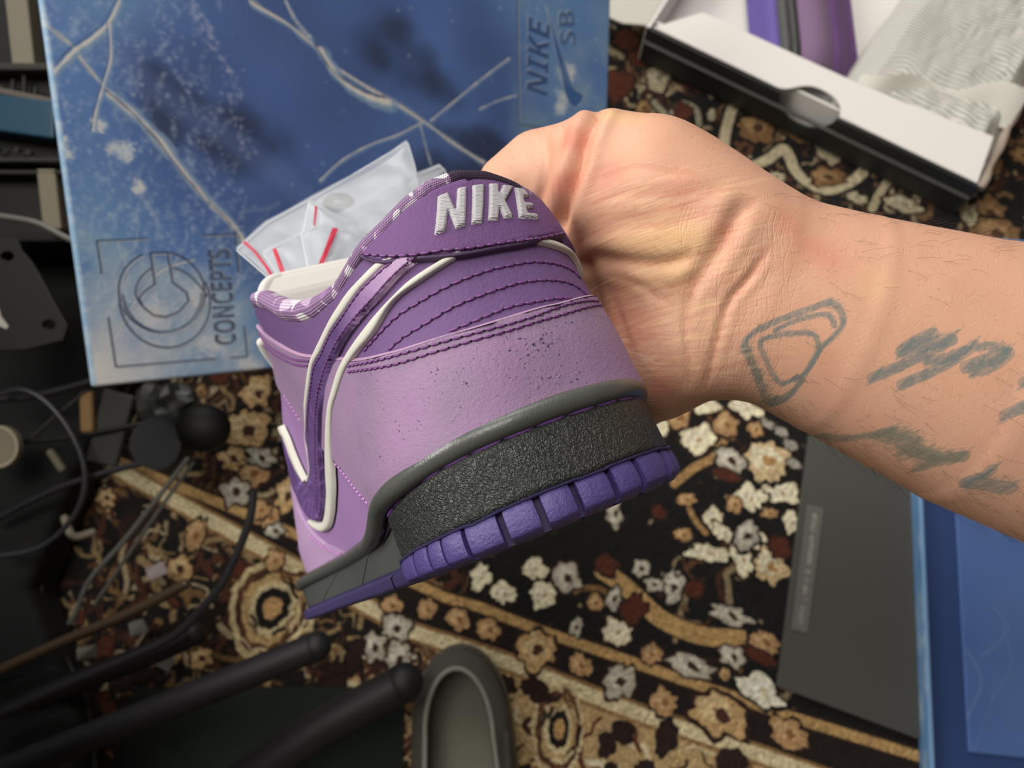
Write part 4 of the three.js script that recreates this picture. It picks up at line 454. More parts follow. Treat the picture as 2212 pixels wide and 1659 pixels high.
  part('welt', gridGeo(420, 18, (u, v) => { const s = lerp(-325, 325, u), yy = (q) => { let t = 0; for (let k = -2; k <= 2; k++) t += interp(BC, Math.abs(q + k * 2.2), 1); return t / 5; }, y = yy(s), r = interp(BC, Math.abs(s), 2), sl = (yy(s + 1) - yy(s - 1)) / 2, l = Math.hypot(1, sl), th = lerp(-2.2, 2.3, v), d = r * Math.sin(th); return soleP(s - d * sl / l, y + d / l, lerp(-2.7, -1.3, sstep(Math.abs(s), 36, 60) * (1 - sstep(Math.abs(s), 92, 120))) + r * Math.cos(th)); }, (u, v) => [u * 0.66, v * 0.012]), M.rubber, shoe);
  { const y = (s) => interp(CT, Math.abs(s)) + 0.15, row = (a, b) => Array.from({ length: 24 }, (_, i) => { const s = lerp(a, b, i / 23); return [s, y(s)]; });
    part('welt_stitching', mergeGeometries([stitchGeo(row(-74, 74), 8.6, 0.7, 0.62, -2.3, soleP)[0], ...[[-200, -84], [84, 200]].map(([a, b]) => stitchGeo(row(a, b), 7, 0.7, 0.5, -2.6, soleP)[0])]), phys({ color: '#7a4aa0', roughness: 0.5 }), shoe);
    part('welt_groove', gridGeo(200, 1, (u, v) => { const s = lerp(-329, 329, u); return soleP(s, y(s) + (v ? 1.6 : -1.6), -3.4); }), M.hole, shoe); }
  // upper
  const TOP = [[0, 94.6], [10, 93.4], [19, 90.8], [29, 87], [39, 85], [50, 83.4], [64, 82.8], [80, 84.8], [88, 87.2], [100, 93.3], [112, 102.8], [127, 110.9], [140, 113.6], [152, 110.2], [163, 105.2], [187, 95.5], [205, 87], [225, 72], [250, 58], [290, 50], [330, 46]];
  const top = (s) => interp(TOP, Math.abs(s));
  part('upper', gridGeo(260, 40, (u, v) => { const s = lerp(-329, 329, u); return shoeP(s, lerp(interp(BC, Math.abs(s), 1) - 0.6, top(s), v), -0.5); }, (u, v) => [lerp(-329, 329, u) * MM, v * 0.09]), M.panel, shoe);
  part('collar_lining', gridGeo(160, 16, (u, v) => { const s = lerp(-140, 140, u); return shoeP(s, lerp(34, top(s), v), -5.5 + 4.2 * Math.max(0, v * 6 - 5)); }, (u, v) => [lerp(-140, 140, u) * MM, v * 0.06]), M.lining, shoe);
  part('insole', (() => { const g = new THREE.ShapeGeometry(new THREE.Shape(Array.from({ length: 180 }, (_, i) => { const p = soleP(-310 + i * 3.46, 0, -6); return new THREE.Vector2(p.x, p.z); }))); g.rotateX(Math.PI / 2); g.translate(0, 0.033, 0); return g; })(), M.lining, shoe);
  part('toe_box', gridGeo(60, 24, (u, v) => { const a = lerp(139, 329, u), p = shoeP(-a, top(a), -0.5), q = shoeP(a, top(a), -0.5), r = p.lerp(q, v); r.y += Math.sin(v * Math.PI) * lerp(0.004, 0.02, sstep(a, 150, 240)) * (1 - sstep(a, 290, 329) * 0.8); return r; }), M.mud, shoe);
  { const yT = SHOE.tongue[2][1] + 0.3, sh = new THREE.Shape(), w = 31, r = 9, h = 52; sh.moveTo(-w + r, -h); sh.lineTo(w - r, -h); sh.absarc(w, -r, r, 0, Math.PI / 2); sh.absarc(-w, -r, r, Math.PI / 2, Math.PI); sh.closePath(); const g = new THREE.ExtrudeGeometry(sh, { depth: 3, bevelEnabled: true, bevelSize: 3, bevelThickness: 3.6, bevelSegments: 6, curveSegments: 14 }); g.scale(MM, MM, MM); g.rotateY(Math.PI / 2); g.translate(0.119, (yT - 3) * MM, 0); const p = g.attributes.position; for (let i = 0; i < p.count; i++) { const z = p.getZ(i); p.setX(i, p.getX(i) - (z / 0.036) ** 2 * 0.006); } g.computeVertexNormals(); part('tongue', g, M.white, shoe).userData.label = 'padded tongue with a white inner face'; }
  { const n = SHOE.nub; part('lace', capsuleTube([[n[0] - 3, n[1] + 2.5, n[2] - 1], n, [n[0] + 6, n[1] - 5, n[2] + 3]], 0.0021, 10), M.white, shoe); }
  const mirror = (p) => p.map((a) => [-a[0], a[1]]).reverse();
  // top quarter, between the collar and the heel overlay
  const fox = SHOE.foxTop.slice().reverse(), foxLeft = fox.filter((a) => a[0] < 0), foxLine = soft([...foxLeft, ...fox.filter((a) => a[0] >= 0 && a[0] < 30), ...mirror(foxLeft).filter((a) => a[0] > 36)], 5);
  const topLine = Array.from({ length: 90 }, (_, i) => { const s = lerp(-139, 139, i / 89); return [s, top(s) - 0.6]; });
  part('quarter', panelGeo([...foxLine.filter((a) => Math.abs(a[0]) < 146).map((a) => [a[0], a[1] - 3]), ...topLine.slice().reverse()], -0.4, 0.5, 0, 4), M.purple, shoe);
  // heel overlay
  const dg = SHOE.diag.map((a) => [a[0], a[1]]), beadLine = Array.from({ length: 60 }, (_, i) => { const s = lerp(-80, 80, i / 59); return [s, interp(BC, Math.abs(s), 1) - 1.2]; });
  part('heel_overlay', panelGeo([...beadLine, ...mirror(dg).reverse().sort((a, b) => a[0] - b[0]), ...foxLine.slice().reverse(), ...dg.slice().reverse()], 0.1, 1.0, 0.8, 3.2), M.foxing, shoe);
  part('overlay_edge', stripGeo(foxLine.map((a) => [a[0], a[1] - 0.55]), foxLine.map((a) => [a[0], a[1] + 0.15]), 260, 3, (v) => lerp(1.12, 0.2, v)), M.edge, shoe);
  for (const sg of [-1, 1]) { const md = SHOE.mud.map((a) => [a[0] * -sg, a[1]]), lo = [[-318 * -sg, 19], [-150 * -sg, 18.5]]; const poly = [...lo, ...md, [-212 * -sg, 60], [-240 * -sg, 52], [-318 * -sg, 44]]; part('forefoot_overlay', panelGeo(sg < 0 ? poly : poly.reverse(), -0.4, 1.0, 0.6, 4), M.mud, shoe); }
  // stitching
  const pair = (name, lines, len, gap, r, off, mat = M.thread) => { for (const l of lines) { const a = stitchGeo(l, len, gap, r, off, shoeP, r * 0.25); part(name, a[0], mat, shoe); part('needle_holes', a[1], M.hole, shoe); } };
  pair('quarter_stitching', [SHOE.L1, SHOE.L2, SHOE.L3], 2.3, 0.75, 0.42, 0.3);
  pair('overlay_stitching', [SHOE.Ra, SHOE.Rb, SHOE.La, SHOE.Lb, mirror(SHOE.La), mirror(SHOE.Lb)], 2.05, 0.7, 0.42, 1.3);
  pair('panel_stitching', [SHOE.diagS, SHOE.diagS2], 2.2, 0.7, 0.36, 1.25, M.pink); pair('forefoot_stitching', [SHOE.mudS], 2.2, 0.8, 0.4, 0.8, M.pink);
  // swoosh on both sides
  for (const sg of [1, -1]) {
    const f = (l) => (sg > 0 ? l : l.map((a) => [-a[0], a[1]]));
    const sw = new THREE.Group(); sw.name = 'swoosh'; shoe.add(sw);
    const L0 = f(SHOE.swWhiteL), L1 = f(SHOE.swWhiteLi), R0 = f(SHOE.swWhiteR), R1 = f(SHOE.swWhiteRi);
    part('white_edge', mergeGeometries([
      stripGeo(soft(L0), soft(L1), 120, 8, dome(1.7, 0.3)), stripGeo(soft(R1), soft(R0), 150, 10, dome(1.7, 0.2)), stripGeo(soft(f(SHOE.swTipO)), soft(f(SHOE.swTip)), 40, 8, dome(2.0, 0.3))]), M.foam, sw);
    const body = [...soft(SHOE.swBodyL, 4), ...soft(SHOE.swBodyO, 4), ...soft(SHOE.swBodyR, 4).reverse()], poly = f(body);
    part('suede_fill', panelGeo(sg > 0 ? poly : poly.slice().reverse(), 0.4, 2.0, 0.9, 2.4), M.suede, sw);
    if (sg > 0) { for (const l of [SHOE.stL, SHOE.stR]) { const a = stitchGeo(l, 1.75, 0.6, 0.32, 2.5); part('stitching', a[0], M.thread, sw); part('needle_holes', a[1], M.hole, sw); } }
  }
  // heel tab with its embroidery
  const lowL = SHOE.tabLow.slice().reverse(), half = lowL.filter((a) => a[0] < -5), right = [...lowL.filter((a) => a[0] > 5), [37, 77.5], [39.5, 81]], low = soft([...half, [0, 71.8], ...right], 6), hiL = SHOE.tabHi.slice().reverse().filter((a) => a[0] < 0), hi = soft([...hiL, [3, 94.6], ...mirror(hiL).slice(0, -1), [39.4, 82.5]], 4);
  const tabPoly = [...low, ...hi.slice(1, -1).reverse()];
  part('heel_tab', panelGeo(tabPoly, 0.6, 1.7, 1.2, 2.4), M.tab, shoe);
  part('tab_edge', stripGeo(low.map((a) => [a[0], a[1] - 0.9]), low.map((a) => [a[0], a[1] + 0.8]), 160, 6, dome(2.1, 0.2)), leather('#4d3858', 0.0001), shoe);
  pair('tab_stitching', [SHOE.Ts], 2.05, 0.7, 0.42, 2.5);
  const word = new THREE.Group(); word.name = 'embroidered_lettering'; shoe.add(word);
  for (const k of ['N', 'I', 'K', 'E']) { const p = SHOE['let' + k]; let ar = 0; p.forEach((a, i) => { const b = p[(i + 1) % p.length]; ar += a[0] * b[1] - b[0] * a[1]; }); part('letter', panelGeo(ar > 0 ? p : p.slice().reverse(), 2.0, 1.35, 0.9, 0.7), M.embroidery, word); }
  // collar cord and lining roll
  const cordMap = (() => { const [c, g] = canvas(2048, 128); seedState = 91; g.fillStyle = '#9a7aa2'; g.fillRect(0, 0, 2048, 128); for (let i = 0; i < 260; i++) { g.fillStyle = ['#e6dfe6', '#d9c4da', '#b394b8', i % 3 ? '#c9aecc' : '#5d4868', '#ece8ea', '#b184bc'][Math.floor(rnd() * 6)]; const x = rr(0, 2048), w = rr(14, 60); smoothPath(g, [[x, rr(-10, 130)], [x + w * 0.6, rr(-10, 130)], [x + w, rr(0, 128)], [x + w * 0.2, rr(0, 128)]], true); g.fill(); } g.fillStyle = '#3d2e45'; g.fillRect(1000, 0, 190, 128); return canvasTex(c); })();
  const cordM = phys({ color: '#ffffff', map: cordMap, roughness: 0.75, bumpMap: rep(KNIT, 24, 1.4), bumpScale: 0.0005, sheen: 0.4 });
  const ROLL = [[0, 2.0], [20, 2.1], [40, 2.2], [60, 2.3], [72, 2.7], [84, 3.6], [100, 4.0], [118, 3.6], [128, 2.6], [134, 1.6]];
  part('collar_cord', gridGeo(220, 16, (u, v) => { const s = lerp(-133, 133, u), a = Math.abs(s), r = interp(ROLL, a), th = v * Math.PI * 2; return shoeP(s, top(s) + (a < 38 ? 1.4 : 0.72 * r) + r * 1.05 * Math.sin(th), (a < 38 ? 0.9 : lerp(0.9, -1.0, Math.min(1, (a - 38) / 20))) - 0.35 * r + r * Math.cos(th)); }, (u, v) => [u, v]), cordM, shoe);
  shade(shoe);
}

// ------------------------------------------------------------------ forearm and hand: one field of tapered, smoothly joined limbs, meshed as one surface
// local frame: x to the side, y across the arm, z towards the viewer (millimetres, from the wrist)
{
  const up = [-0.3685, 0.9137, 0.1716], rows = [...HAND.arm.map((r, i, a) => { const b = a[Math.min(i + 1, a.length - 1)], c = a[Math.max(i - 1, 0)], t = V(c[0] - b[0], c[1] - b[1], 0).normalize(); return [...r, -t.y, t.x, 0]; }), ...HAND.palm.slice(1).map((r) => [...r, ...up])];
  const segs = []; for (let i = 0; i < rows.length - 1; i++) { const a = rows[i], b = rows[i + 1], d = [b[0] - a[0], b[1] - a[1], b[2] - a[2]], L = Math.hypot(...d); segs.push({ a, b, d, L, T: d.map((x) => x / L) }); }
  const swept = (x, y, z) => {
    let best = 1e9;
    for (const s of segs) {
      const px = x - s.a[0], py = y - s.a[1], pz = z - s.a[2]; let t = (px * s.d[0] + py * s.d[1] + pz * s.d[2]) / (s.L * s.L); const tc = t < 0 ? 0 : t > 1 ? 1 : t, e = (t - tc) * s.L;
      const qx = px - s.d[0] * tc, qy = py - s.d[1] * tc, qz = pz - s.d[2] * tc, w = lerp(s.a[3], s.b[3], tc), h = lerp(s.a[4], s.b[4], tc);
      let wx = lerp(s.a[5], s.b[5], tc), wy = lerp(s.a[6], s.b[6], tc), wz = lerp(s.a[7], s.b[7], tc); const k = wx * s.T[0] + wy * s.T[1] + wz * s.T[2]; wx -= k * s.T[0]; wy -= k * s.T[1]; wz -= k * s.T[2]; const l = Math.hypot(wx, wy, wz); wx /= l; wy /= l; wz /= l;
      const A = (qx * wx + qy * wy + qz * wz), r2 = Math.max(0, qx * qx + qy * qy + qz * qz - A * A - e * e), B = Math.sqrt(r2), n0 = Math.sqrt((A / w) ** 2 + (B / h) ** 2 + (e / h) ** 2), n1 = Math.sqrt((A / (w * w)) ** 2 + (B / (h * h)) ** 2 + (e / (h * h)) ** 2) || 1e-6, d = n0 * (n0 - 1) / n1; if (d < best) best = d;
    }
    return best;
  };
  const cone = (x, y, z, a, b) => { const dx = b[0] - a[0], dy = b[1] - a[1], dz = b[2] - a[2], t = clamp(((x - a[0]) * dx + (y - a[1]) * dy + (z - a[2]) * dz) / (dx * dx + dy * dy + dz * dz), 0, 1); return Math.hypot(x - a[0] - dx * t, y - a[1] - dy * t, z - a[2] - dz * t) - lerp(a[3], b[3], t); };
  const smin = (a, b, k) => { const h = Math.max(k - Math.abs(a - b), 0) / k; return Math.min(a, b) - h * h * k * 0.25; };
  const th = HAND.thumbC, tn = HAND.thenar, hy = HAND.hypo;
  const field = (x, y, z) => {
    let d = swept(x, y, z);
    let t = Math.min(cone(x, y, z, th[0], th[1]), cone(x, y, z, th[1], th[2])); d = smin(d, t, 14);
    const ex = x - tn[0], ey = y - tn[1], ez = z - tn[2], ca = 0.82, sa = 0.57, u = ex * ca - ey * sa, w = ex * sa + ey * ca, n0 = Math.sqrt((u / 31) ** 2 + (w / tn[3]) ** 2 + (ez / tn[4]) ** 2), n1 = Math.sqrt((u / 961) ** 2 + (w / tn[3] ** 2) ** 2 + (ez / tn[4] ** 2) ** 2) || 1e-6; d = smin(d, n0 * (n0 - 1) / n1, 12);
    d = smin(d, cone(x, y, z, hy[0], hy[1]), 14);
    t = Math.min(cone(x, y, z, th[2], th[3]), cone(x, y, z, th[3], th[4]), cone(x, y, z, th[4], th[5])); d = smin(d, t, 5);
    d = smin(d, cone(x, y, z, HAND.web[0], HAND.web[1]), 10); let f = 1e9; for (const c of HAND.fingers) for (let i = 0; i < 3; i++) { const q = cone(x, y, z, c[i], c[i + 1]); if (q < f) f = q; }
    return smin(d, f, 6);
  };
  // naive surface nets over the box that holds the limb
  const cell = 1.25, lo = [-42, -150, 178], hi = [345, 100, 372], nx = Math.ceil((hi[0] - lo[0]) / cell), ny = Math.ceil((hi[1] - lo[1]) / cell), nz = Math.ceil((hi[2] - lo[2]) / cell), sx = nx + 1, sy = ny + 1, F = new Float32Array(sx * sy * (nz + 1)).fill(9), K = 6;
  for (let k = 0; k <= nz; k += K) for (let j = 0; j <= ny; j += K) for (let i = 0; i <= nx; i += K) {
    const d = field(lo[0] + (i + 2.5) * cell, lo[1] + (j + 2.5) * cell, lo[2] + (k + 2.5) * cell), far = Math.abs(d) > K * cell * 1.12;
    for (let c = k; c < Math.min(k + K, nz + 1); c++) for (let b = j; b < Math.min(j + K, ny + 1); b++) for (let a = i; a < Math.min(i + K, nx + 1); a++) F[(c * sy + b) * sx + a] = far ? d : field(lo[0] + a * cell, lo[1] + b * cell, lo[2] + c * cell);
  }
  const id = new Int32Array(nx * ny * nz).fill(-1), vs = [], CX = [0, 1, 0, 1, 0, 1, 0, 1], CY = [0, 0, 1, 1, 0, 0, 1, 1], CZ = [0, 0, 0, 0, 1, 1, 1, 1], ED = [[0, 1], [2, 3], [4, 5], [6, 7], [0, 2], [1, 3], [4, 6], [5, 7], [0, 4], [1, 5], [2, 6], [3, 7]];
  const g8 = new Float32Array(8);
  for (let k = 0; k < nz; k++) for (let j = 0; j < ny; j++) for (let i = 0; i < nx; i++) {
    let m = 0; for (let q = 0; q < 8; q++) { g8[q] = F[((k + CZ[q]) * sy + j + CY[q]) * sx + i + CX[q]]; if (g8[q] < 0) m |= 1 << q; } if (m === 0 || m === 255) continue;
    let X = 0, Y = 0, Z = 0, n = 0; for (const [a, b] of ED) if ((g8[a] < 0) !== (g8[b] < 0)) { const t = g8[a] / (g8[a] - g8[b]); X += lerp(CX[a], CX[b], t); Y += lerp(CY[a], CY[b], t); Z += lerp(CZ[a], CZ[b], t); n++; }
    id[(k * ny + j) * nx + i] = vs.length / 3; vs.push(lo[0] + (i + X / n) * cell, lo[1] + (j + Y / n) * cell, lo[2] + (k + Z / n) * cell);
  }
  const idx = [], at = (i, j, k) => id[(k * ny + j) * nx + i], quad = (a, b, c, d, flip) => (flip ? idx.push(a, c, b, a, d, c) : idx.push(a, b, c, a, c, d));
  for (let k = 1; k < nz; k++) for (let j = 1; j < ny; j++) for (let i = 1; i < nx; i++) {
    const f0 = F[(k * sy + j) * sx + i] < 0; let f1 = F[(k * sy + j) * sx + i + 1] < 0;
    if (f0 !== f1) quad(at(i, j - 1, k - 1), at(i, j, k - 1), at(i, j, k), at(i, j - 1, k), !f0);
    f1 = F[(k * sy + j + 1) * sx + i] < 0; if (f0 !== f1) quad(at(i - 1, j, k - 1), at(i - 1, j, k), at(i, j, k), at(i, j, k - 1), !f0);
    f1 = F[((k + 1) * sy + j) * sx + i] < 0; if (f0 !== f1) quad(at(i - 1, j - 1, k), at(i, j - 1, k), at(i, j, k), at(i - 1, j, k), !f0);
  }
  // folds of the skin pressed into the surface, where it faces the viewer
  const nv = vs.length / 3, e = 0.8, nor = new Float32Array(nv * 3);
  const folds = HAND.folds.map((f) => { const q = new THREE.SplineCurve(f.p.map((a) => new THREE.Vector2(...a))).getPoints(f.p.length * 6); const xs = q.map((a) => a.x), ys = q.map((a) => a.y); return { ...f, q, x0: Math.min(...xs) - 9, x1: Math.max(...xs) + 9, y0: Math.min(...ys) - 9, y1: Math.max(...ys) + 9 }; });
  const O = HAND.arm[5], pos = new Float32Array(nv * 3), uv = new Float32Array(nv * 2), TW = 235, TH = 215;
  for (let i = 0; i < nv; i++) {
    const x = vs[i * 3], y = vs[i * 3 + 1], z = vs[i * 3 + 2]; let gx = field(x + e, y, z) - field(x - e, y, z), gy = field(x, y + e, z) - field(x, y - e, z), gz = field(x, y, z + e) - field(x, y, z - e); const l = Math.hypot(gx, gy, gz) || 1; gx /= l; gy /= l; gz /= l; let h = 0;
    if (gz < 0.15 && z < 285) for (const f of folds) { if (x < f.x0 || x > f.x1 || y < f.y0 || y > f.y1) continue; let m = 1e9, mi = 0; for (let k = 0; k < f.q.length - 1; k++) { const a = f.q[k], b = f.q[k + 1], dx = b.x - a.x, dy = b.y - a.y, t = clamp(((x - a.x) * dx + (y - a.y) * dy) / (dx * dx + dy * dy + 1e-9), 0, 1), d = Math.hypot(x - a.x - dx * t, y - a.y - dy * t); if (d < m) { m = d; mi = k; } } const tp = Math.min(1, Math.min(mi, f.q.length - 2 - mi) / 6 + 0.15); h += tp * f.d * (-Math.exp(-((m / f.w) ** 2)) + 0.3 * Math.exp(-(((m - f.w * 2) / (f.w * 1.1)) ** 2))); }
    // slight unevenness: tendons and soft tissue
    const s = sstep(-gz, 0.0, 0.6); h += s * 0.9 * (fbm(x / 90 + 3, y / 60 + 3, 1, 2, 17) - 0.5);
    pos.set([x + gx * h - O[0], y + gy * h - O[1], -(z + gz * h) + O[2]], i * 3); nor.set([gx, gy, -gz], i * 3); uv.set([(x + 20) / TW, (y + 125) / TH], i * 2);
  }
  const geo = new THREE.BufferGeometry(); geo.setAttribute('position', new THREE.BufferAttribute(pos, 3)); geo.setAttribute('uv', new THREE.BufferAttribute(uv, 2));
  { const t = idx[0] * 3, a = V(...pos.slice(t, t + 3)), b = V(...pos.slice(idx[1] * 3, idx[1] * 3 + 3)), c = V(...pos.slice(idx[2] * 3, idx[2] * 3 + 3)), n = b.sub(a).cross(c.sub(a)); if (n.x * nor[t] + n.y * nor[t + 1] + n.z * nor[t + 2] < 0) for (let i = 0; i < idx.length; i += 3) [idx[i + 1], idx[i + 2]] = [idx[i + 2], idx[i + 1]]; }
  geo.setIndex(idx); geo.computeVertexNormals(); geo.scale(MM, MM, MM);

  // skin colour and fine relief, in millimetres across the limb
  const PX = 2048 / TW, [c, g] = canvas(2048, Math.round(TH * PX)), [bc, b] = canvas(c.width, c.height);
  for (const q of [g, b]) { q.scale(PX, PX); q.translate(20, TH - 125); q.scale(1, -1); q.lineCap = q.lineJoin = 'round'; }
  seedState = 23; g.fillStyle = '#d8a68b'; g.fillRect(-30, -140, TW + 40, TH + 40); b.fillStyle = '#909090'; b.fillRect(-30, -140, TW + 40, TH + 40);
  const k1 = 0.2 / 1661 * 1000;
  for (let i = 0; i < 1500; i++) blotch(g, rr(-20, 215), rr(-125, 90), rr(2, 9), ['222,164,132', '206,140,112', '226,178,140', '214,160,126', '200,150,122'][i % 5], rr(0.06, 0.2));
  HAND.yel.forEach((q) => { for (let i = 0; i < 5; i++) blotch(g, q.p[0] + rr(-4, 4), q.p[1] + rr(-2, 2), q.r * k1 * rr(0.7, 1.2), '232,194,128', q.o * 0.3); });
  HAND.red.forEach((q) => { for (let i = 0; i < 5; i++) blotch(g, q.p[0] + rr(-3, 3), q.p[1] + rr(-3, 3), q.r * k1 * rr(0.6, 1.1), '196,88,74', q.o * 0.24); });
  for (let i = 0; i < 2600; i++) { g.fillStyle = ['rgba(236,190,156,.25)', 'rgba(180,110,86,.2)'][i % 2]; g.beginPath(); g.arc(rr(-20, 215), rr(-125, 90), rr(0.1, 0.45), 0, 7); g.fill(); }
  HAND.folds.forEach((f) => { g.strokeStyle = 'rgba(186,100,78,.14)'; g.lineWidth = f.w * 0.8; smoothPath(g, f.p); g.stroke(); });
  const cols = { a: 'rgba(116,123,121,', b: 'rgba(126,125,111,' };
  HAND.tat.forEach((t) => { const w = t.w * 0.128, q = new THREE.SplineCurve(t.p.map((a) => new THREE.Vector2(...a))), n = Math.round(q.getLength() * (3 + w)); for (let i = 0; i < n * 3; i++) { const p = q.getPoint(rnd()), o = (rr(-1, 1) + rr(-1, 1)) * 0.5 * w * 1.2; g.fillStyle = cols[t.c] + rr(0.1, 0.24) + ')'; g.beginPath(); g.ellipse(p.x + o * 0.55, p.y + o * 0.83, rr(0.4, 1.1) * Math.min(1, w * 0.4), rr(0.16, 0.4), 0.5 + rr(-0.25, 0.25), 0, 7); g.fill(); } g.strokeStyle = cols[t.c] + '0.4)'; g.lineWidth = w * 1.05; smoothPath(g, t.p); g.stroke(); });
  for (let i = 0; i < 320; i++) { const x = rr(70, 210), y = rr(-95, 45), a = rr(-1.2, 0.6); g.strokeStyle = 'rgba(84,54,40,.28)'; g.lineWidth = 0.09; smoothPath(g, [[x, y], [x + 2.2 * Math.cos(a), y + 2.2 * Math.sin(a)], [x + 4 * Math.cos(a + 0.4), y + 4 * Math.sin(a + 0.4)]]); g.stroke(); }
  for (let i = 0; i < 240; i++) { const x = rr(20, 62), y = rr(2, 56), a = 0.28 + rr(-0.15, 0.15), L = rr(5, 20); g.strokeStyle = ['rgba(236,196,150,.22)', 'rgba(204,132,106,.16)', 'rgba(232,184,150,.2)'][i % 3]; g.lineWidth = rr(0.4, 1.6); smoothPath(g, [[x, y], [x + L * 0.5 * Math.cos(a), y + L * 0.5 * Math.sin(a) + rr(-0.6, 0.6)], [x + L * Math.cos(a), y + L * Math.sin(a)]]); g.stroke(); }
  for (let i = 0; i < 2200; i++) { const x = rr(40, 215), y = rr(-125, 70), a = [0.5, 2.3, 1.45][i % 3] + rr(-0.3, 0.3), L = rr(0.6, 2.4); g.strokeStyle = i % 2 ? 'rgba(190,120,94,.13)' : 'rgba(240,200,168,.16)'; g.lineWidth = rr(0.12, 0.4); g.beginPath(); g.moveTo(x, y); g.lineTo(x + L * Math.cos(a), y + L * Math.sin(a)); g.stroke(); }
  // relief: palm lines run along the ball of the thumb, small cross-hatched skin on the forearm
  for (let i = 0; i < 900; i++) { const x = rr(15, 80), y = rr(-10, 62), n = x > 66 ? 0 : 1; b.strokeStyle = i % 2 ? 'rgba(60,60,60,.09)' : 'rgba(210,210,210,.08)'; b.lineWidth = rr(0.15, 0.8); const L = rr(6, 24), a = 0.25 + rr(-0.12, 0.12) + (y < 18 ? -0.25 : 0); if (n) { smoothPath(b, [[x, y], [x + L * 0.5 * Math.cos(a), y + L * 0.5 * Math.sin(a) + rr(-0.6, 0.6)], [x + L * Math.cos(a), y + L * Math.sin(a)]]); b.stroke(); } }
  for (let i = 0; i < 9000; i++) { const x = rr(40, 215), y = rr(-125, 70), a = [0.5, 2.3, 1.45][i % 3] + rr(-0.3, 0.3), L = rr(0.8, 2.6); b.strokeStyle = i % 2 ? 'rgba(60,60,60,.16)' : 'rgba(200,200,200,.15)'; b.lineWidth = rr(0.12, 0.32); b.beginPath(); b.moveTo(x, y); b.lineTo(x + L * Math.cos(a), y + L * Math.sin(a)); b.stroke(); }
  for (let i = 0; i < 260; i++) { const x = rr(48, 80), y = rr(-25, 50); b.strokeStyle = 'rgba(40,40,40,.2)'; b.lineWidth = rr(0.15, 0.4); smoothPath(b, [[x, y], [x - 1.6, y - 5], [x - 1.2, y - rr(8, 14)]]); b.stroke(); }
  for (let i = 0; i < 46; i++) { const x = rr(20, 38), y = rr(0, 14), a = rr(-0.7, -0.3); g.strokeStyle = 'rgba(240,206,186,.5)'; g.lineWidth = rr(0.1, 0.3); g.beginPath(); g.moveTo(x, y); g.lineTo(x + rr(3, 9) * Math.cos(a), y + rr(3, 9) * Math.sin(a)); g.stroke(); }
  const person = thing('person', 'bare right forearm with grey tattoos, the hand gripping the purple sneaker by its heel', 'person');
  const R3 = new THREE.Matrix4().makeBasis(V(1, 0, 0), V(0, Math.sin(TILT), -Math.cos(TILT)), V(0, Math.cos(TILT), Math.sin(TILT))); person.quaternion.setFromRotationMatrix(R3); person.position.copy(V(O[0], O[1], -O[2]).multiplyScalar(MM).applyMatrix4(R3).add(V(0, 0.68, 0)));
  const skin = part('forearm_and_hand', geo, phys({ map: canvasTex(c), bumpMap: canvasTex(bc, false), bumpScale: 0.00048, roughness: 0.5, sheen: 0.25, sheenRoughness: 0.5, sheenColor: new THREE.Color('#e8b090'), specularIntensity: 0.7 }), person);
  // short dark hairs on the forearm
  const hp = [], hn = geo.attributes.normal, gp = geo.attributes.position; seedState = 77;
  for (let i = 0, made = 0; made < 330 && i < 60000; i++) {
    const v = Math.floor(rnd() * gp.count), X = gp.getX(v) * 1000 + O[0], n = V(hn.getX(v), hn.getY(v), hn.getZ(v)), edge = Math.abs(n.y); if (X < 62 || X > 175 || n.z < -0.35 || rnd() > 0.12 + edge * edge * 0.9) continue; if (X < 80 && rnd() < 0.6) continue;
    const p = V(gp.getX(v), gp.getY(v), gp.getZ(v)), side = V(0.85 + rr(-0.4, 0.3), -0.35 + rr(-0.5, 0.5), 0).projectOnPlane(n).normalize(), L = rr(0.003, 0.007), cv = new THREE.QuadraticBezierCurve3(p, p.clone().addScaledVector(n, L * 0.35).addScaledVector(side, L * 0.4), p.clone().addScaledVector(n, L * rr(0.2, 0.6)).addScaledVector(side, L));
    hp.push(new THREE.TubeGeometry(cv, 5, 0.000032, 3)); made++;
  }
  const hair = part('arm_hair', mergeGeometries(hp), std({ color: '#4a3122', roughness: 0.6 }), person); hair.userData.kind = 'stuff'; void skin;
}

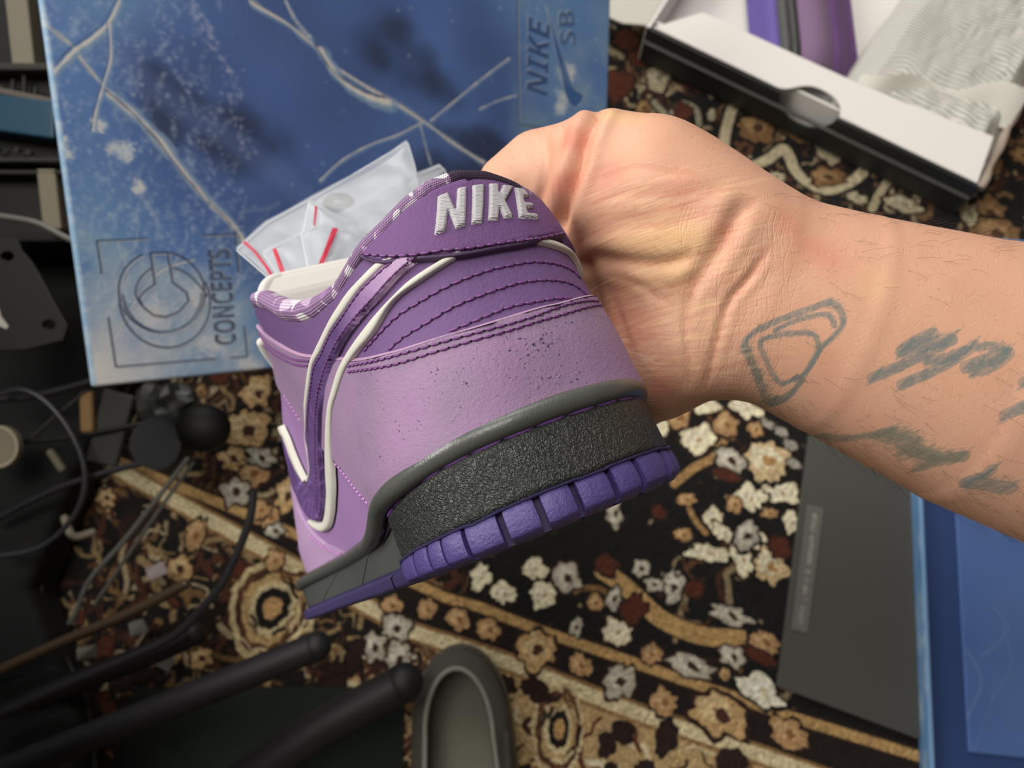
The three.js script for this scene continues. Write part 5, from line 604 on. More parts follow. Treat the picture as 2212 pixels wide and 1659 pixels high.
// ------------------------------------------------------------------ zip bags stuffed into the opening of the sneaker
{
  const A = SHOE_AXES, B = new THREE.Matrix4().set(A[0][0], A[0][1], A[0][2], SHOE_AT[0], A[1][0], A[1][1], A[1][2], SHOE_AT[1], A[2][0], A[2][1], A[2][2], SHOE_AT[2], 0, 0, 0, 1);
  const P = (p) => V(...p).multiplyScalar(MM).applyMatrix4(B);
  const film = phys({ color: '#eceff2', roughness: 0.25, transmission: 0.7, thickness: 0, ior: 1.4, side: THREE.DoubleSide }), red = std({ color: '#c9354f', roughness: 0.5 });
  const labels = ['largest clear zip bag at the back, its red strip along the left corner', 'small clear zip bag with a short thick red strip behind the white tongue', 'narrow clear zip bag whose red strip stands above the smaller bags', 'clear zip bag with a wide curved pink strip in front of the collar', 'clear bag reaching furthest behind the heel tab, without a red strip'];
  const sheet = (poly, base, lift) => {
    const pts = poly.map(P), ctr = pts.reduce((a, b) => a.add(b), V(0, 0, 0)).multiplyScalar(1 / pts.length), n = V(0, 0, 0); for (let i = 0; i < pts.length; i++) n.add(P(poly[i]).sub(ctr).cross(P(poly[(i + 1) % poly.length]).sub(ctr))); n.normalize(); if (n.dot(camera.position.clone().sub(ctr)) < 0) n.negate();
    const u = P(poly[1]).sub(P(poly[0])).projectOnPlane(n).normalize(), v = n.clone().cross(u), flat = poly.map((p) => { const q = P(p).sub(ctr); return [q.dot(u) * 1000, q.dot(v) * 1000, q.dot(n) * 1000]; });
    const c = resample(flat.map((q) => [q[0], q[1]]), 3, true); let g = new TessellateModifier(4, 16).modify(new THREE.ShapeGeometry(new THREE.Shape(c.map((q) => new THREE.Vector2(...q))))); g.deleteAttribute('normal'); g.deleteAttribute('uv'); g = mergeVertices(g, 1e-3);
    const p = g.attributes.position; for (let i = 0; i < p.count; i++) { const x = p.getX(i), y = p.getY(i); let w = 0, h = 0; for (const q of flat) { const k = 1 / (4 + (q[0] - x) ** 2 + (q[1] - y) ** 2); w += k; h += k * q[2]; } const d = edgeDistance([x, y], c), z = h / w + base + lift * Math.min(1, d / 7) + Math.min(1, d / 4) * 1.6 * (Math.abs(fbm(x / 60 + 0.5 + base, y / 60 + 0.5, 3, 2, 81) - 0.5) * 2); const r = ctr.clone().addScaledVector(u, x * MM).addScaledVector(v, y * MM).addScaledVector(n, z * MM); p.setXYZ(i, r.x, r.y, r.z); }
    g.computeVertexNormals(); return g;
  };
  BAGS.bags.forEach((b, i) => {
    const at = P(b.p[b.p.length - 1]), t = thing('zip_bag', labels[i], 'plastic bag', at.toArray()), local = (g) => { g.translate(-at.x, -at.y, -at.z); return g; };
    part('film', local(sheet(b.p, 1.6, 1.4)), film, t); part('film', local(sheet(b.p, -1.6, -1.4)), film, t);
    const seam = b.p.map(P); part('welded_seam', local(new THREE.TubeGeometry(new THREE.CatmullRomCurve3(seam, true, 'catmullrom', 0.02), 160, 0.0004, 5, true)), phys({ color: '#e8ecee', roughness: 0.4, transmission: 0.3 }), t);
    if (b.s.length) { const toward = camera.position.clone().sub(P(b.s[0])).normalize().multiplyScalar(0.0075), g = sheet(b.s, 0.1, 0.3); g.translate(toward.x, toward.y, toward.z); part('zip_strip', local(g), red, t).userData.label = 'red zip strip'; }
  });
  BAGS.spots.forEach((s, i) => { const at = P(s), t = thing('spare_lace', ['dark coiled spare lace in the largest clear bag', 'dark coiled spare lace beside the collar in the rear clear bag'][i], 'lace', at.toArray()); const q = []; for (let k = 0; k <= 60; k++) { const a = k * 0.52, r = 2.5 + k * 0.075; q.push([Math.sin(k * 0.9) * 0.3, Math.cos(a) * r * 0.6, Math.sin(a) * r]); } const g = tube(q, 0.0008, 300, false, 6); g.applyMatrix4(new THREE.Matrix4().extractRotation(B)); part('coil', g, std({ color: '#262421', roughness: 0.8 }), t); });
}

// ------------------------------------------------------------------ white-lined shoebox with the second shoe and tissue
{
  const a = V(...BOX.boxA).multiplyScalar(MM), b = V(...BOX.boxB).multiplyScalar(MM), L = b.distanceTo(a), ang = -Math.atan2(b.z - a.z, b.x - a.x), D = 0.24, Hb = 0.045;
  const g0 = thing('shoebox', 'open black shoebox lined in white, with a half-round thumb notch, on the carpet', 'shoebox', [a.x, 0.004, a.z]); g0.rotation.y = ang;
  const white = std({ color: '#eeeae4', roughness: 0.6 }), black = std({ color: '#262625', roughness: 0.5 }), grey = std({ color: '#8d887e', roughness: 0.7 });
  // local x along the near edge, z away from the camera (negative)
  const near = new THREE.Shape(); near.moveTo(0, 0); near.lineTo(L, 0); near.lineTo(L, Hb); near.lineTo(L * 0.585, Hb); near.absarc(L * 0.5, Hb, L * 0.085, 0, Math.PI, true); near.lineTo(0, Hb); near.closePath();
  const ex = (s, d, z) => { const g = new THREE.ExtrudeGeometry(s, { depth: d, bevelEnabled: true, bevelSize: 0.0006, bevelThickness: 0.0006, bevelSegments: 2, curveSegments: 24 }); g.translate(0, 0, z); return g; };
  part('wall', ex(near, 0.0016, -0.0006), black, g0);
  part('lip', (() => { const g = box(L, 0.0022, 0.004, L / 2, 0.03, 0.0036, 0.001); return g; })(), std({ color: '#4c4a47', roughness: 0.5 }), g0);
  const fold = new THREE.Shape(); fold.moveTo(0.006, 0); fold.lineTo(L * 0.40, 0); fold.bezierCurveTo(L * 0.44, 0.0, L * 0.45, 0.0165, L * 0.51, 0.0165); fold.bezierCurveTo(L * 0.58, 0.0165, L * 0.585, 0.005, L * 0.59, 0); fold.lineTo(L * 0.985, 0); fold.lineTo(L * 0.965, 0.045); fold.lineTo(L * 0.6, 0.036); fold.lineTo(0.04, 0.034); fold.closePath();
  const fg = ex(fold, 0.0008, 0); fg.rotateX(-Math.PI / 2 + 0.18); fg.translate(0, Hb + 0.001, -0.002); part('folded_flap', fg, white, g0);
  part('wall', box(L - 0.008, Hb - 0.006, 0.003, L / 2, Hb / 2 + 0.001, -0.012), white, g0);
  const side = new THREE.Shape(); side.moveTo(0, 0); side.lineTo(D, 0); side.lineTo(D, Hb); side.lineTo(0, Hb); const sg = (x) => { const g = ex(side, 0.003, 0); g.rotateY(Math.PI / 2); g.translate(x, 0, 0); return g; };
  part('wall', sg(-0.001), white, g0); part('wall', sg(L - 0.002), std({ color: '#b9aba0', roughness: 0.7 }), g0);
  const rim = []; for (let i = 0; i <= 20; i++) rim.push([L * 1000 + 1 + Math.sin(i * 1.9) * 1.2, Hb * 1000 + Math.sin(i * 2.7) * 1, -i * D * 50]); part('torn_rim', tube(rim, 0.0026, 60), std({ color: '#a08f80', roughness: 0.9 }), g0);
  part('wall', box(L, Hb, 0.003, L / 2, Hb / 2, -D), white, g0); part('bottom', box(L, 0.003, D, L / 2, 0.002, -D / 2), white, g0);
  const lf = new THREE.Shape(); lf.moveTo(0, 0); lf.lineTo(0, 0.16); lf.lineTo(-0.085, 0.16); lf.bezierCurveTo(-0.1, 0.12, -0.1, 0.04, -0.092, 0.012); lf.bezierCurveTo(-0.088, -0.014, -0.05, -0.019, -0.02, -0.012); lf.closePath();
  const lg = ex(lf, 0.0016, 0); lg.rotateX(-Math.PI / 2); lg.rotateZ(-0.16); lg.translate(-0.002, Hb - 0.001, -0.002); part('lid_flap', lg, std({ color: '#dcd8cb', roughness: 0.6 }), g0);
  const toW = (x, y, z) => g0.localToWorld(V(x, y, z)); g0.updateMatrixWorld();
  // second shoe, sole towards the left wall
  {
    const s = thing('sneaker', 'second purple sneaker lying in the white-lined shoebox, half under tissue', 'sneaker'); const P = toW(0.122, -0.028, -0.012); s.position.copy(P); s.rotation.y = 0.06;
    const run = (w0, w1, y0, y1, bulge) => gridGeo(40, 10, (u, v) => { const z = -u * 0.17, x = lerp(w0, w1, v) ; return V(x + u * 0.012, lerp(y0, y1, Math.sin(v * Math.PI / 2)) + bulge * Math.sin(v * Math.PI) * (1 - 0.25 * u) - 0.02 * (1 - Math.sqrt(1 - (1 - Math.min(1, u * 5 + 0.1)) ** 2)), z); });
    part('outsole', run(-0.006, 0.014, 0.05, 0.078, 0.004), phys({ color: '#6a58a6', roughness: 0.5, bumpMap: rep(GRAIN, 4, 2), bumpScale: 0.0003 }), s);
    part('midsole', run(0.0135, 0.024, 0.0785, 0.081, 0.002), std({ color: '#4a4a46', roughness: 0.5 }), s); part('welt', run(0.023, 0.032, 0.08, 0.08, 0.003), std({ color: '#3c3c3a', roughness: 0.5 }), s);
    part('upper', run(0.031, 0.072, 0.078, 0.068, 0.012), leather('#8d7192'), s); part('overlay', run(0.066, 0.088, 0.073, 0.055, 0.009), leather('#76508a'), s); part('eyestay', run(0.088, 0.108, 0.055, 0.036, 0.0), leather('#76508a'), s);
  }
  // tissue with a printed wave pattern, crumpled
  {
    const [c, g] = canvas(1024, 1024); g.fillStyle = '#e2e0d6'; g.fillRect(0, 0, 1024, 1024); g.lineWidth = 5;
    for (let i = -12; i < 60; i++) { g.strokeStyle = 'rgba(92,94,88,.8)'; g.beginPath(); for (let x = 0; x <= 1024; x += 8) { const t = x / 1024, y = i * 23 + 60 * fbm(t * 0.5, i * 0.006 + 0.3, 8, 2, 12) + 46 * Math.exp(-(((x - 260) / 120) ** 2)) * Math.sin(i * 0.16) + 30 * Math.exp(-(((x - 640) / 160) ** 2)) * Math.cos(i * 0.11); x ? g.lineTo(x, y) : g.moveTo(x, y); } g.stroke(); }
    const map = canvasTex(c), t = thing('tissue_paper', 'white tissue paper with a fine grey wave print, crumpled in the shoebox', 'tissue paper'), P = toW(0, 0, 0); t.position.copy(P); t.rotation.y = ang;
    const geo = gridGeo(110, 90, (u, v) => { const x = lerp(lerp(0.182, 0.205, v), 0.345, u), z = lerp(-0.02, -0.235, v), e = Math.min(1, Math.min(u, 1 - u, v, 1 - v) * 7); const cr = (Math.abs(fbm(u, v, 5, 3, 60) - 0.5) + Math.abs(fbm(u, v, 9, 2, 70) - 0.5) * 0.6) * 0.02 * (0.14 + 0.9 * u * u); return V(x + 0.004 * fbm(u, v, 6, 2, 3), 0.02 + 0.036 * Math.sqrt(e) + cr - 0.01 * (1 - v), z + 0.006 * fbm(u, v, 7, 2, 30)); });
    part('crumpled_sheet', geo, phys({ map, roughness: 0.9, transmission: 0.15, thickness: 0, side: THREE.DoubleSide }), t);
    part('loose_edge', gridGeo(60, 10, (u, v) => V(lerp(0.2, 0.342, u), 0.036 + 0.006 * Math.sin(u * 9) * v + 0.016 * v + 0.008 * u, lerp(-0.02, -0.05, v) - 0.055 * u + 0.004 * Math.sin(u * 14))), phys({ color: '#e4e2d6', roughness: 0.9, transmission: 0.15, side: THREE.DoubleSide }), t);
  }
}

// ------------------------------------------------------------------ dark card, blue tray and slip-on shoe
{
  const P = BOX.card.map((p) => V(...p).multiplyScalar(MM)), sh = new THREE.Shape(P.map((p) => new THREE.Vector2(p.x, -p.z)));
  const g = new THREE.ExtrudeGeometry(sh, { depth: 0.003, bevelEnabled: true, bevelSize: 0.0004, bevelThickness: 0.0004, bevelSegments: 1 }); g.rotateX(-Math.PI / 2); g.translate(0, 0.001, 0);
  const c = thing('dark_card', 'charcoal grey card insert lying on the carpet beside the blue tray', 'card'); part('sheet', g, std({ color: '#4c4b46', roughness: 0.6 }), c);
  const [cv, x] = canvas(1024, 128); x.fillStyle = '#6a6863'; x.fillRect(0, 0, 1024, 128); x.strokeStyle = 'rgba(120,118,112,.5)'; x.lineWidth = 5; x.strokeRect(10, 10, 1004, 108); x.fillStyle = 'rgba(190,188,176,.9)'; seedState = 5;
  for (let i = 60; i < 960;) { const w = rr(8, 20); if (rnd() < 0.14) { i += 26; continue; } x.fillRect(i, 38 + rr(0, 6), w * 0.35, rr(34, 46)); if (rnd() < 0.6) x.fillRect(i, [40, 58, 76][Math.floor(rnd() * 3)], w, 9); i += w + 6; }
  const q = BOX.cardStrip.map((p) => V(...p).multiplyScalar(MM)); const lab = gridGeo(20, 4, (u, v) => { const a = q[3].clone().lerp(q[0], u), b = q[2].clone().lerp(q[1], u), r = a.lerp(b, v); r.y = 0.0054; return r; });
  part('label_strip', lab, std({ map: canvasTex(cv), roughness: 0.4 }), c);
}
{
  const [p0, p1] = BOX.tray.map((p) => V(...p).multiplyScalar(MM)), dirA = V(p0.x - p1.x, 0, p0.z - p1.z).normalize(), corner = V(p1.x - dirA.x * 0.246, 0, p1.z - dirA.z * 0.246), yaw = Math.atan2(dirA.x, dirA.z);
  const t = thing('blue_tray', 'blue shoebox lid lying open side up, with a pale marbled edge, under the forearm', 'box lid', [corner.x, 0, corner.z]); t.rotation.y = yaw;
  // local z runs along the left rim towards the camera, local x to the side
  const [cv, x] = canvas(1024, 1024); x.fillStyle = '#5070ac'; x.fillRect(0, 0, 1024, 1024); seedState = 17; for (let i = 0; i < 300; i++) blotch(x, rr(0, 1024), rr(0, 1024), rr(30, 150), ['70,100,158', '96,124,174', '62,88,142', '84,112,164'][i % 4], rr(0.1, 0.3)); for (let i = 0; i < 22; i++) { x.strokeStyle = 'rgba(150,176,204,.25)'; x.lineWidth = rr(2, 9); const a = rr(0, 1024), b = rr(0, 1024); smoothPath(x, [[a, b], [a + rr(-60, 60), b + rr(30, 90)], [a + rr(-90, 90), b + rr(100, 220)]]); x.stroke(); }
  const [rc, r] = canvas(1024, 64); r.fillStyle = '#6f9ccb'; r.fillRect(0, 0, 1024, 64); for (let i = 0; i < 90; i++) blotch(r, rr(0, 1024), rr(0, 64), rr(6, 30), ['190,208,220', '120,164,206', '222,222,222', '96,138,190'][i % 4], 0.5);
  const inner = std({ map: canvasTex(cv), roughness: 0.6 }), rimM = std({ map: canvasTex(rc), roughness: 0.5 }), L = 0.54, Wd = 0.34, h = 0.018, th = 0.004, mk = (w, hh, d, px, py, pz) => box(w, hh, d, px, py, pz, 0.0015);
  part('wall', mk(th, h, L, th / 2, h / 2, L / 2), rimM, t); part('wall', mk(th, h, L, Wd, h / 2, L / 2), rimM, t); part('wall', mk(Wd, h, th, Wd / 2, h / 2, 0), rimM, t); part('wall', mk(Wd, h, th, Wd / 2, h / 2, L), rimM, t);
  part('floor_panel', mk(Wd, 0.004, L, Wd / 2, 0.004, L / 2), std({ color: '#2b4478', roughness: 0.6 }), t);
  part('raised_panel', mk(Wd - 0.064, 0.003, 0.39, Wd / 2 + 0.004, 0.007, 0.255), inner, t);
}
{
  const [l, m, r] = BOX.slip, w = (r[0] - l[0]) / 2, cx = (l[0] + r[0]) / 2, zt = m[2], s = thing('slip_on_shoe', 'grey canvas slip-on shoe with a pale rim, standing empty on the carpet', 'slip-on shoe', [cx * MM, 0, zt * MM]); s.rotation.y = 0.08;
  const out = (u, off) => { const t = (u - 0.5) * Math.PI; return [Math.sin(t) * (w - off), 58 - Math.cos(t) * (58 - off)]; };
  const ring = (u, off) => { const a = u * 2 - 1, leg = Math.max(0, Math.abs(a) - 0.5) * 2, c = out(clamp(0.5 + a, 0, 1), off), W2 = (w + 6 * Math.sin(leg * 2.2)); return leg > 0 ? V(Math.sign(a) * (W2 - off) * MM, 0, (58 + leg * 205) * MM) : V(c[0] * MM, 0, c[1] * MM); };
  const canvasM = phys({ color: '#6b665d', roughness: 0.95, bumpMap: rep(KNIT, 60, 20), bumpScale: 0.0004, sheen: 0.3 }), rimM = std({ color: '#88867b', roughness: 0.8 });
  part('heel_counter', gridGeo(140, 14, (u, v) => { const p = ring(u, 2 + 9 * v * v - 5 * Math.sin(v * 3.1)); p.y = lerp(0.024, 0.064, v); return p; }), canvasM, s);
  part('foxing_band', gridGeo(140, 8, (u, v) => { const p = ring(u, -1.5 - 2 * Math.sin(v * Math.PI)); p.y = lerp(0, 0.027, v); return p; }), std({ color: '#5c5850', roughness: 0.7 }), s);
  part('rim_piping', gridGeo(140, 10, (u, v) => { const t = v * 6.283, p = ring(u, 11.5 + 2 * Math.cos(t)); p.y = 0.064 + 0.0022 * Math.sin(t); return p; }), rimM, s);
  part('lining', gridGeo(140, 10, (u, v) => { const p = ring(u, 14 - 6 * v); p.y = lerp(0.063, 0.026, v); return p; }), std({ color: '#56564c', roughness: 0.95 }), s);
  const fs = new THREE.Shape(Array.from({ length: 100 }, (_, i) => { const p = ring(i / 99, 6); return new THREE.Vector2(p.x, -p.z); })), ig = new THREE.ShapeGeometry(fs); ig.rotateX(-Math.PI / 2); ig.translate(0, 0.028, 0); part('insole', ig, std({ color: '#7d7c6e', roughness: 0.95, bumpMap: rep(FINE, 20, 20), bumpScale: 0.0006 }), s);
  part('side_gore', box(0.004, 0.034, 0.05, (w - 2) * MM, 0.05, 0.085, 0.0015), std({ color: '#7a776c', roughness: 0.9, bumpMap: rep(KNIT, 20, 60), bumpScale: 0.0006 }), s);
}

// ------------------------------------------------------------------ dark equipment and cables on the left
{
  const blk = std({ color: '#0c0c0c', roughness: 0.7 }), at = GEAR.px, mm = (p) => V(...p).multiplyScalar(MM), face = new THREE.Quaternion().setFromEuler(new THREE.Euler(-Math.PI / 2 + TILT, 0, 0));
  const facing = (g, p, turn = 0) => { g.position.copy(mm(p)); g.quaternion.copy(face); g.rotateZ(turn); return g; };
  const c0 = thing('added_dark_case', 'large black case added in place of the dark floor beside the carpet', 'case', [-0.55, 0, -0.2]);  // invented case, its black stands in for the dark, shaded floor
  { const s = new THREE.Shape(); const pts = [[-0.005, -0.5], [0.16, -0.5], [0.235, -0.3], [0.26, -0.1], [0.19, 0.06], [0.155, 0.2], [0.21, 0.3], [0.24, 0.6], [-0.005, 0.6]]; pts.forEach((p, i) => (i ? s.lineTo(p[0], -p[1]) : s.moveTo(p[0], -p[1]))); s.closePath(); const g = new THREE.ExtrudeGeometry(s, { depth: 0.03, bevelEnabled: true, bevelSize: 0.008, bevelThickness: 0.008, bevelSegments: 4 }); g.rotateX(-Math.PI / 2); g.translate(0, 0.009, 0); part('padded_body', g, std({ color: '#090909', roughness: 0.9, bumpMap: rep(FINE, 10, 10), bumpScale: 0.0005 }), c0); part('zip', tube(pts.slice(1, 8).map((p) => [p[0] * 1000 + 8, 26, p[1] * 1000]), 0.0025, 80), std({ color: '#1c1c1c', roughness: 0.5 }), c0); }
  const shadeCabinet = thing('added_shade_cabinet', 'added unseen cabinet with a side shelf, shading the black equipment and tubes', 'cabinet', [-0.78, 0, 0]), oak = std({ color: '#3c2c20', roughness: 0.55, bumpMap: rep(FINE, 3, 3), bumpScale: 0.0004 });  // unseen cabinet and shelf, added to keep window light off the left floor
  part('carcass', box(0.40, 0.52, 1.5, 0, 0.26, -0.05, 0.004), oak, shadeCabinet); part('shelf', box(0.34, 0.02, 0.9, 0.36, 0.335, 0.42, 0.003), oak, shadeCabinet);
  // rack unit seen beside the lid
  const k = 0.62 / 1661 , r = facing(thing('rack_unit', 'black rack unit with white scale marks and a teal strip beside the blue lid', 'audio equipment'), at.rack);
  const L = (px, py) => [(px - 55) * k, (200 - py) * k], bx = (x0, y0, x1, y1, d, z = 0) => { const a = L(x0, y0), b = L(x1, y1); return box(Math.abs(b[0] - a[0]), Math.abs(b[1] - a[1]), d, (a[0] + b[0]) / 2, (a[1] + b[1]) / 2, z, 0.0015); };
  part('chassis', bx(-260, -120, 150, 520, 0.05, -0.03), std({ color: '#070707', roughness: 0.6 }), r);
  const pale = std({ color: '#8c8674', roughness: 0.7 }), dim = std({ color: '#3a3732', roughness: 0.7 });
  const lean = (g, a) => { g.rotateZ(a); return g; };
  part('upright', (() => { const g = bx(48, -90, 96, 160, 0.02, 0); const p = g.attributes.position; for (let i = 0; i < p.count; i++) p.setX(i, p.getX(i) - p.getY(i) * 0.11); return g; })(), pale, r);
  part('upright', (() => { const g = bx(100, 372, 140, 500, 0.02, 0); const p = g.attributes.position; for (let i = 0; i < p.count; i++) p.setX(i, p.getX(i) - (p.getY(i) + 0.085) * 0.11); return g; })(), std({ color: '#857d68', roughness: 0.7 }), r);
  part('rail', bx(-200, 147, 130, 163, 0.02, 0.001), dim, r); part('rail', (() => { const g = bx(-200, 207, 140, 221, 0.018, 0.002); const p = g.attributes.position; for (let i = 0; i < p.count; i++) p.setY(i, p.getY(i) - (p.getX(i)) * 0.2); return g; })(), std({ color: '#6b625a', roughness: 0.7 }), r); part('rail', bx(-200, 347, 150, 358, 0.018, 0.001), std({ color: '#2f2e2a', roughness: 0.7 }), r); part('rail', bx(-200, 374, 150, 384, 0.018, 0.001), std({ color: '#26251f', roughness: 0.7 }), r);
  for (const [x, y0, y1] of [[2, 190, 204], [13, 188, 206], [36, 176, 210], [60, 168, 214], [84, 190, 218], [-14, 178, 204], [-34, 170, 204]]) part('scale_mark', bx(x - 4, y0, x + 4, y1, 0.004, 0.004), dim, r);
  part('teal_strip', (() => { const g = bx(-200, 222, 140, 300, 0.03, 0); const p = g.attributes.position; for (let i = 0; i < p.count; i++) p.setY(i, p.getY(i) - p.getX(i) * 0.14); return g; })(), phys({ color: '#2a5068', roughness: 0.3 }), r);
  for (const [x, y, q] of [[2, 326, 5], [24, 330, 3], [46, 327, 5], [71, 333, 6]]) { const g = new THREE.CylinderGeometry(q * k, q * k, 0.004, 20); g.rotateX(Math.PI / 2); const p = L(x, y); g.translate(p[0], p[1], 0.004); part('knob', g, dim, r); }
  // plate with two holes
  const k2 = 0.56 / 1661, pl = facing(thing('mounting_plate', 'dark grey metal plate with two round holes leaning beside the blue lid', 'metal plate'), at.plate), Q = (px, py) => new THREE.Vector2((px - 50) * k2, (640 - py) * k2);
  { const s = new THREE.Shape([[-140, 520], [42, 520], [52, 545], [74, 570], [98, 610], [130, 670], [150, 705], [140, 735], [60, 755], [-140, 760]].map((p) => Q(...p))); for (const [x, y] of [[22, 555], [112, 702]]) { const h = new THREE.Path(), c = Q(x, y); h.absellipse(c.x, c.y, 15 * k2, 11 * k2, 0, Math.PI * 2, true); s.holes.push(h); } const g = new THREE.ExtrudeGeometry(s, { depth: 0.003, bevelEnabled: true, bevelSize: 0.0006, bevelThickness: 0.0006, bevelSegments: 2, curveSegments: 20 }); part('plate', g, std({ color: '#1b1917', roughness: 0.55, metalness: 0.2 }), pl);
    for (const [x, y] of [[22, 555], [112, 702]]) { const c = Q(x, y), g2 = new THREE.TorusGeometry(13 * k2, 2.4 * k2, 8, 24, 2.4); g2.rotateZ(-1.2); g2.translate(c.x, c.y, 0.001); part('hole_rim', g2, std({ color: '#8d877e', roughness: 0.35, metalness: 0.6 }), pl); }
    const mk = new THREE.Shape([[-20, 672], [6, 668], [10, 685], [26, 705], [22, 712], [0, 702], [-20, 690]].map((p) => Q(...p))); const g3 = new THREE.ExtrudeGeometry(mk, { depth: 0.0008, bevelEnabled: false }); g3.translate(0, 0, 0.0034); part('white_marking', g3, std({ color: '#b4aea4', roughness: 0.7 }), pl); }
  const C = GEAR.cables, cab = (n, label, pts, rad, col, rough = 0.45) => single(n, label, 'cable', tube(pts, rad, 90), phys({ color: col, roughness: rough, clearcoat: 0.2 }));
  cab('cable', 'grey cable curving in a wide loop over the black case', C.loop, 0.0022, '#2e2d31');
  cab('cable', 'pale thin cable running behind the blue lid above the plate', C.pale, 0.0024, '#6e6a64');
  cab('cable', 'black cable just under the bottom corner of the blue lid', C.upper, 0.0028, '#2c2a2c');
  cab('cable', 'black cable crossing the beige disc and the tan block', C.mid, 0.002, '#141314');
  cab('cable', 'dark cable sagging below the beige disc towards the ball knob', C.low, 0.0026, '#262428');
  cab('cable', 'thin dark cable slanting from the disc up to the lid corner', C.thin, 0.0016, '#34322f');
  cab('cable', 'dark grey cable trailing over the carpet past the brown rod', C.floor, 0.0032, '#2a282b');
  const clear = phys({ color: '#8d8c86', roughness: 0.25, transmission: 0.6, thickness: 0.004, ior: 1.45 });
  single('clear_rod', 'clear plastic rod slanting over the black case, bent at its lower end', 'rod', capsuleTube(GEAR.rods, 0.0021, 60), clear);
  single('clear_rod', 'straight clear plastic rod right beside the bent one', 'rod', capsuleTube(GEAR.rods2, 0.0016, 60), clear);
  single('brown_rod', 'brown metal rod lying across the case towards the carpet', 'rod', capsuleTube(GEAR.wood, 0.0042, 40), std({ color: '#544434', roughness: 0.45, metalness: 0.3 }));
  const tubeM = std({ color: '#1d1b1d', roughness: 0.55 });
  for (const [n, label, pts, rad] of [['metal_tube', 'thick black tube across the lower left with a rounded end by the carpet', GEAR.tubeA, 0.0098], ['metal_tube', 'black tube ending beside the grey slip-on shoe', GEAR.tubeB, 0.014], ['metal_tube', 'thin black tube under the dark trailing cable', GEAR.tubeC, 0.009]]) { const t = thing(n, label, 'tube'); part('bar', tube(pts, rad, 50, false, 20), tubeM, t); const e = pts[pts.length - 1], b = pts[pts.length - 2], cap = new THREE.SphereGeometry(rad * 1.04, 20, 12); cap.translate(e[0] * MM, e[1] * MM, e[2] * MM); part('end_cap', cap, std({ color: '#131213', roughness: 0.6 }), t); void b; }
  // small loose things
  const disc = facing(thing('beige_disc', 'beige round disc half out of frame among the cables', 'disc'), at.disc); { const g = new THREE.CylinderGeometry(0.0165, 0.0165, 0.006, 40); g.rotateX(Math.PI / 2); part('disc', g, std({ color: '#857c68', roughness: 0.7 }), disc); const g2 = new THREE.TorusGeometry(0.0155, 0.0012, 8, 40); g2.translate(0, 0, 0.003); part('edge', g2, std({ color: '#b0a58c', roughness: 0.7 }), disc); }
  const small = (n, label, cat, p, w, h, d, turn, col) => { const t = facing(thing(n, label, cat), p, turn); part('body', box(w, h, d, 0, 0, 0, Math.min(w, h, d) * 0.4), std({ color: col, roughness: 0.7 }), t); return t; };
  small('stub', 'short beige stub lying right of the disc', 'stub', at.stick, 0.006, 0.021, 0.006, 0.6, '#6d6756'); small('tan_block', 'tan upright block under the corner of the lid', 'block', at.tan, 0.011, 0.034, 0.008, 0.03, '#86663f'); small('grey_clip', 'tapered dark grey clip beside the tan block', 'clip', at.tape, 0.026, 0.06, 0.006, -0.25, '#2f2e2b');
  single('bent_stub', 'bent beige plastic stub below the grey loop of cable', 'stub', capsuleTube([at.chip1, [(at.chip1[0] + at.chip2[0]) / 2 - 2, at.chip1[1], at.chip1[2] + 14], at.chip2], 0.0032, 24), std({ color: '#7d7565', roughness: 0.7 }));
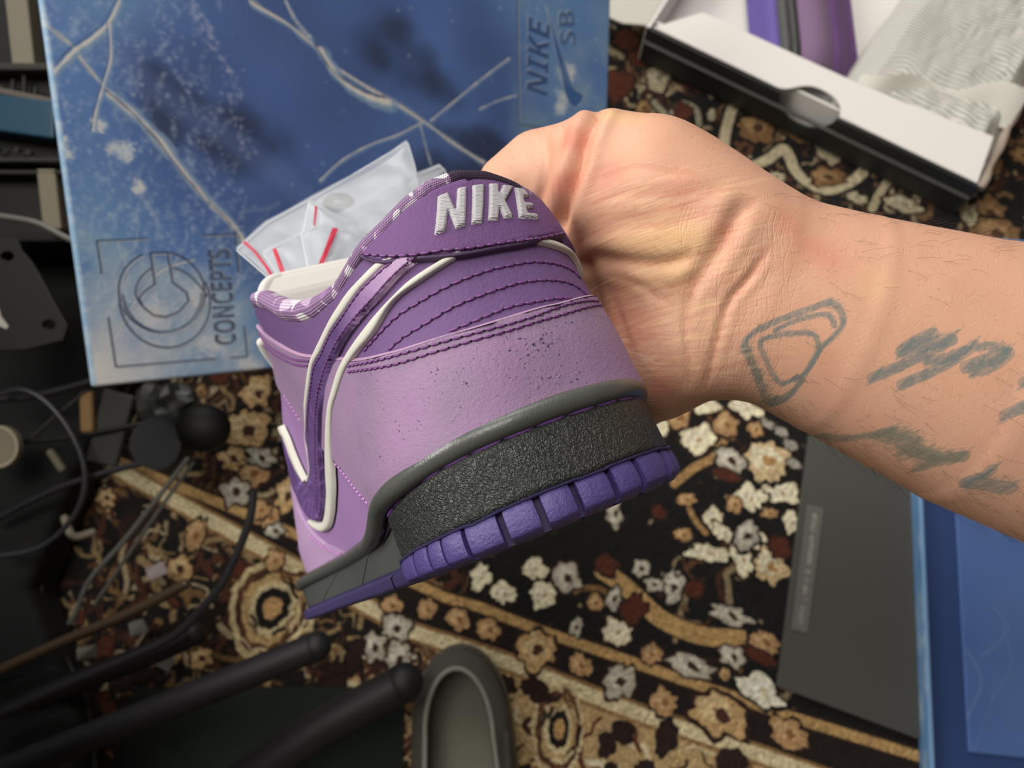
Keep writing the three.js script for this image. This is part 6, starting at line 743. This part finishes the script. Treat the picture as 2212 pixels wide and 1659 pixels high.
  const kn = facing(thing('ball_knob', 'black ball knob with a grey collar at the edge of the carpet', 'knob'), at.knob); { const g = new THREE.SphereGeometry(0.019, 32, 20); g.scale(1.1, 1, 0.8); part('ball', g, std({ color: '#070707', roughness: 0.6 }), kn); const g2 = new THREE.CylinderGeometry(0.02, 0.024, 0.02, 32); g2.rotateX(Math.PI / 2); g2.translate(-0.036, -0.012, -0.006); part('collar', g2, std({ color: '#17171a', roughness: 0.6 }), kn); }
  const rl = facing(thing('plastic_wrap', 'crumpled translucent plastic under the lower edge of the lid', 'wrapping'), at.roll); { const g = new THREE.IcosahedronGeometry(0.02, 3), p = g.attributes.position; for (let i = 0; i < p.count; i++) { const f = 0.7 + 0.6 * vnoise(p.getX(i) * 260 + 90, p.getY(i) * 260 + 90, 999, 999, 4); p.setXYZ(i, p.getX(i) * f * 1.2, p.getY(i) * f * 1.1, p.getZ(i) * f * 0.5); } g.computeVertexNormals(); part('film', g, std({ color: '#2f302d', roughness: 0.35 }), rl); }
  for (const [q, w, h, a, col, label] of [[at.w1, 0.017, 0.011, 0.4, '#a89a98', 'pinkish white scrap on the carpet above the brown rod'], [at.w2, 0.014, 0.012, 0.3, '#77766f', 'grey square scrap below the brown rod'], [at.w3, 0.016, 0.01, 0.2, '#7b786c', 'pale lumpy scrap beside the brown rod on the case'], [at.w4, 0.022, 0.012, -0.5, '#8b897f', 'white folded scrap by the thin black tube']]) { const t = facing(thing('paper_scrap', label, 'scrap'), q, a), g = box(w, h, 0.003, 0, 0, 0, 0.0014), p = g.attributes.position; for (let i = 0; i < p.count; i++) p.setZ(i, p.getZ(i) + 0.004 * vnoise(p.getX(i) * 300 + 40, p.getY(i) * 300 + 40, 999, 999, 6)); g.computeVertexNormals(); part('paper', g, std({ color: col, roughness: 0.9 }), t); }
  const cl = thing('green_cloth', 'dark green cloth heaped under the black tubes at the bottom', 'cloth', mm(at.mound).setY(0).toArray()); part('folds', gridGeo(90, 60, (u, v) => V((u - 0.5) * 0.225, 0.002 + 0.03 * Math.sin(u * Math.PI) * Math.sin(v * Math.PI) + 0.02 * fbm(u, v, 5, 3, 90) * Math.sin(u * Math.PI) * Math.sin(v * Math.PI), (v - 0.5) * 0.14)), phys({ color: '#121b16', roughness: 0.95, sheen: 0.2 }), cl);
  void blk; void lean;
}

shade(scene);
renderer.render(scene, camera);
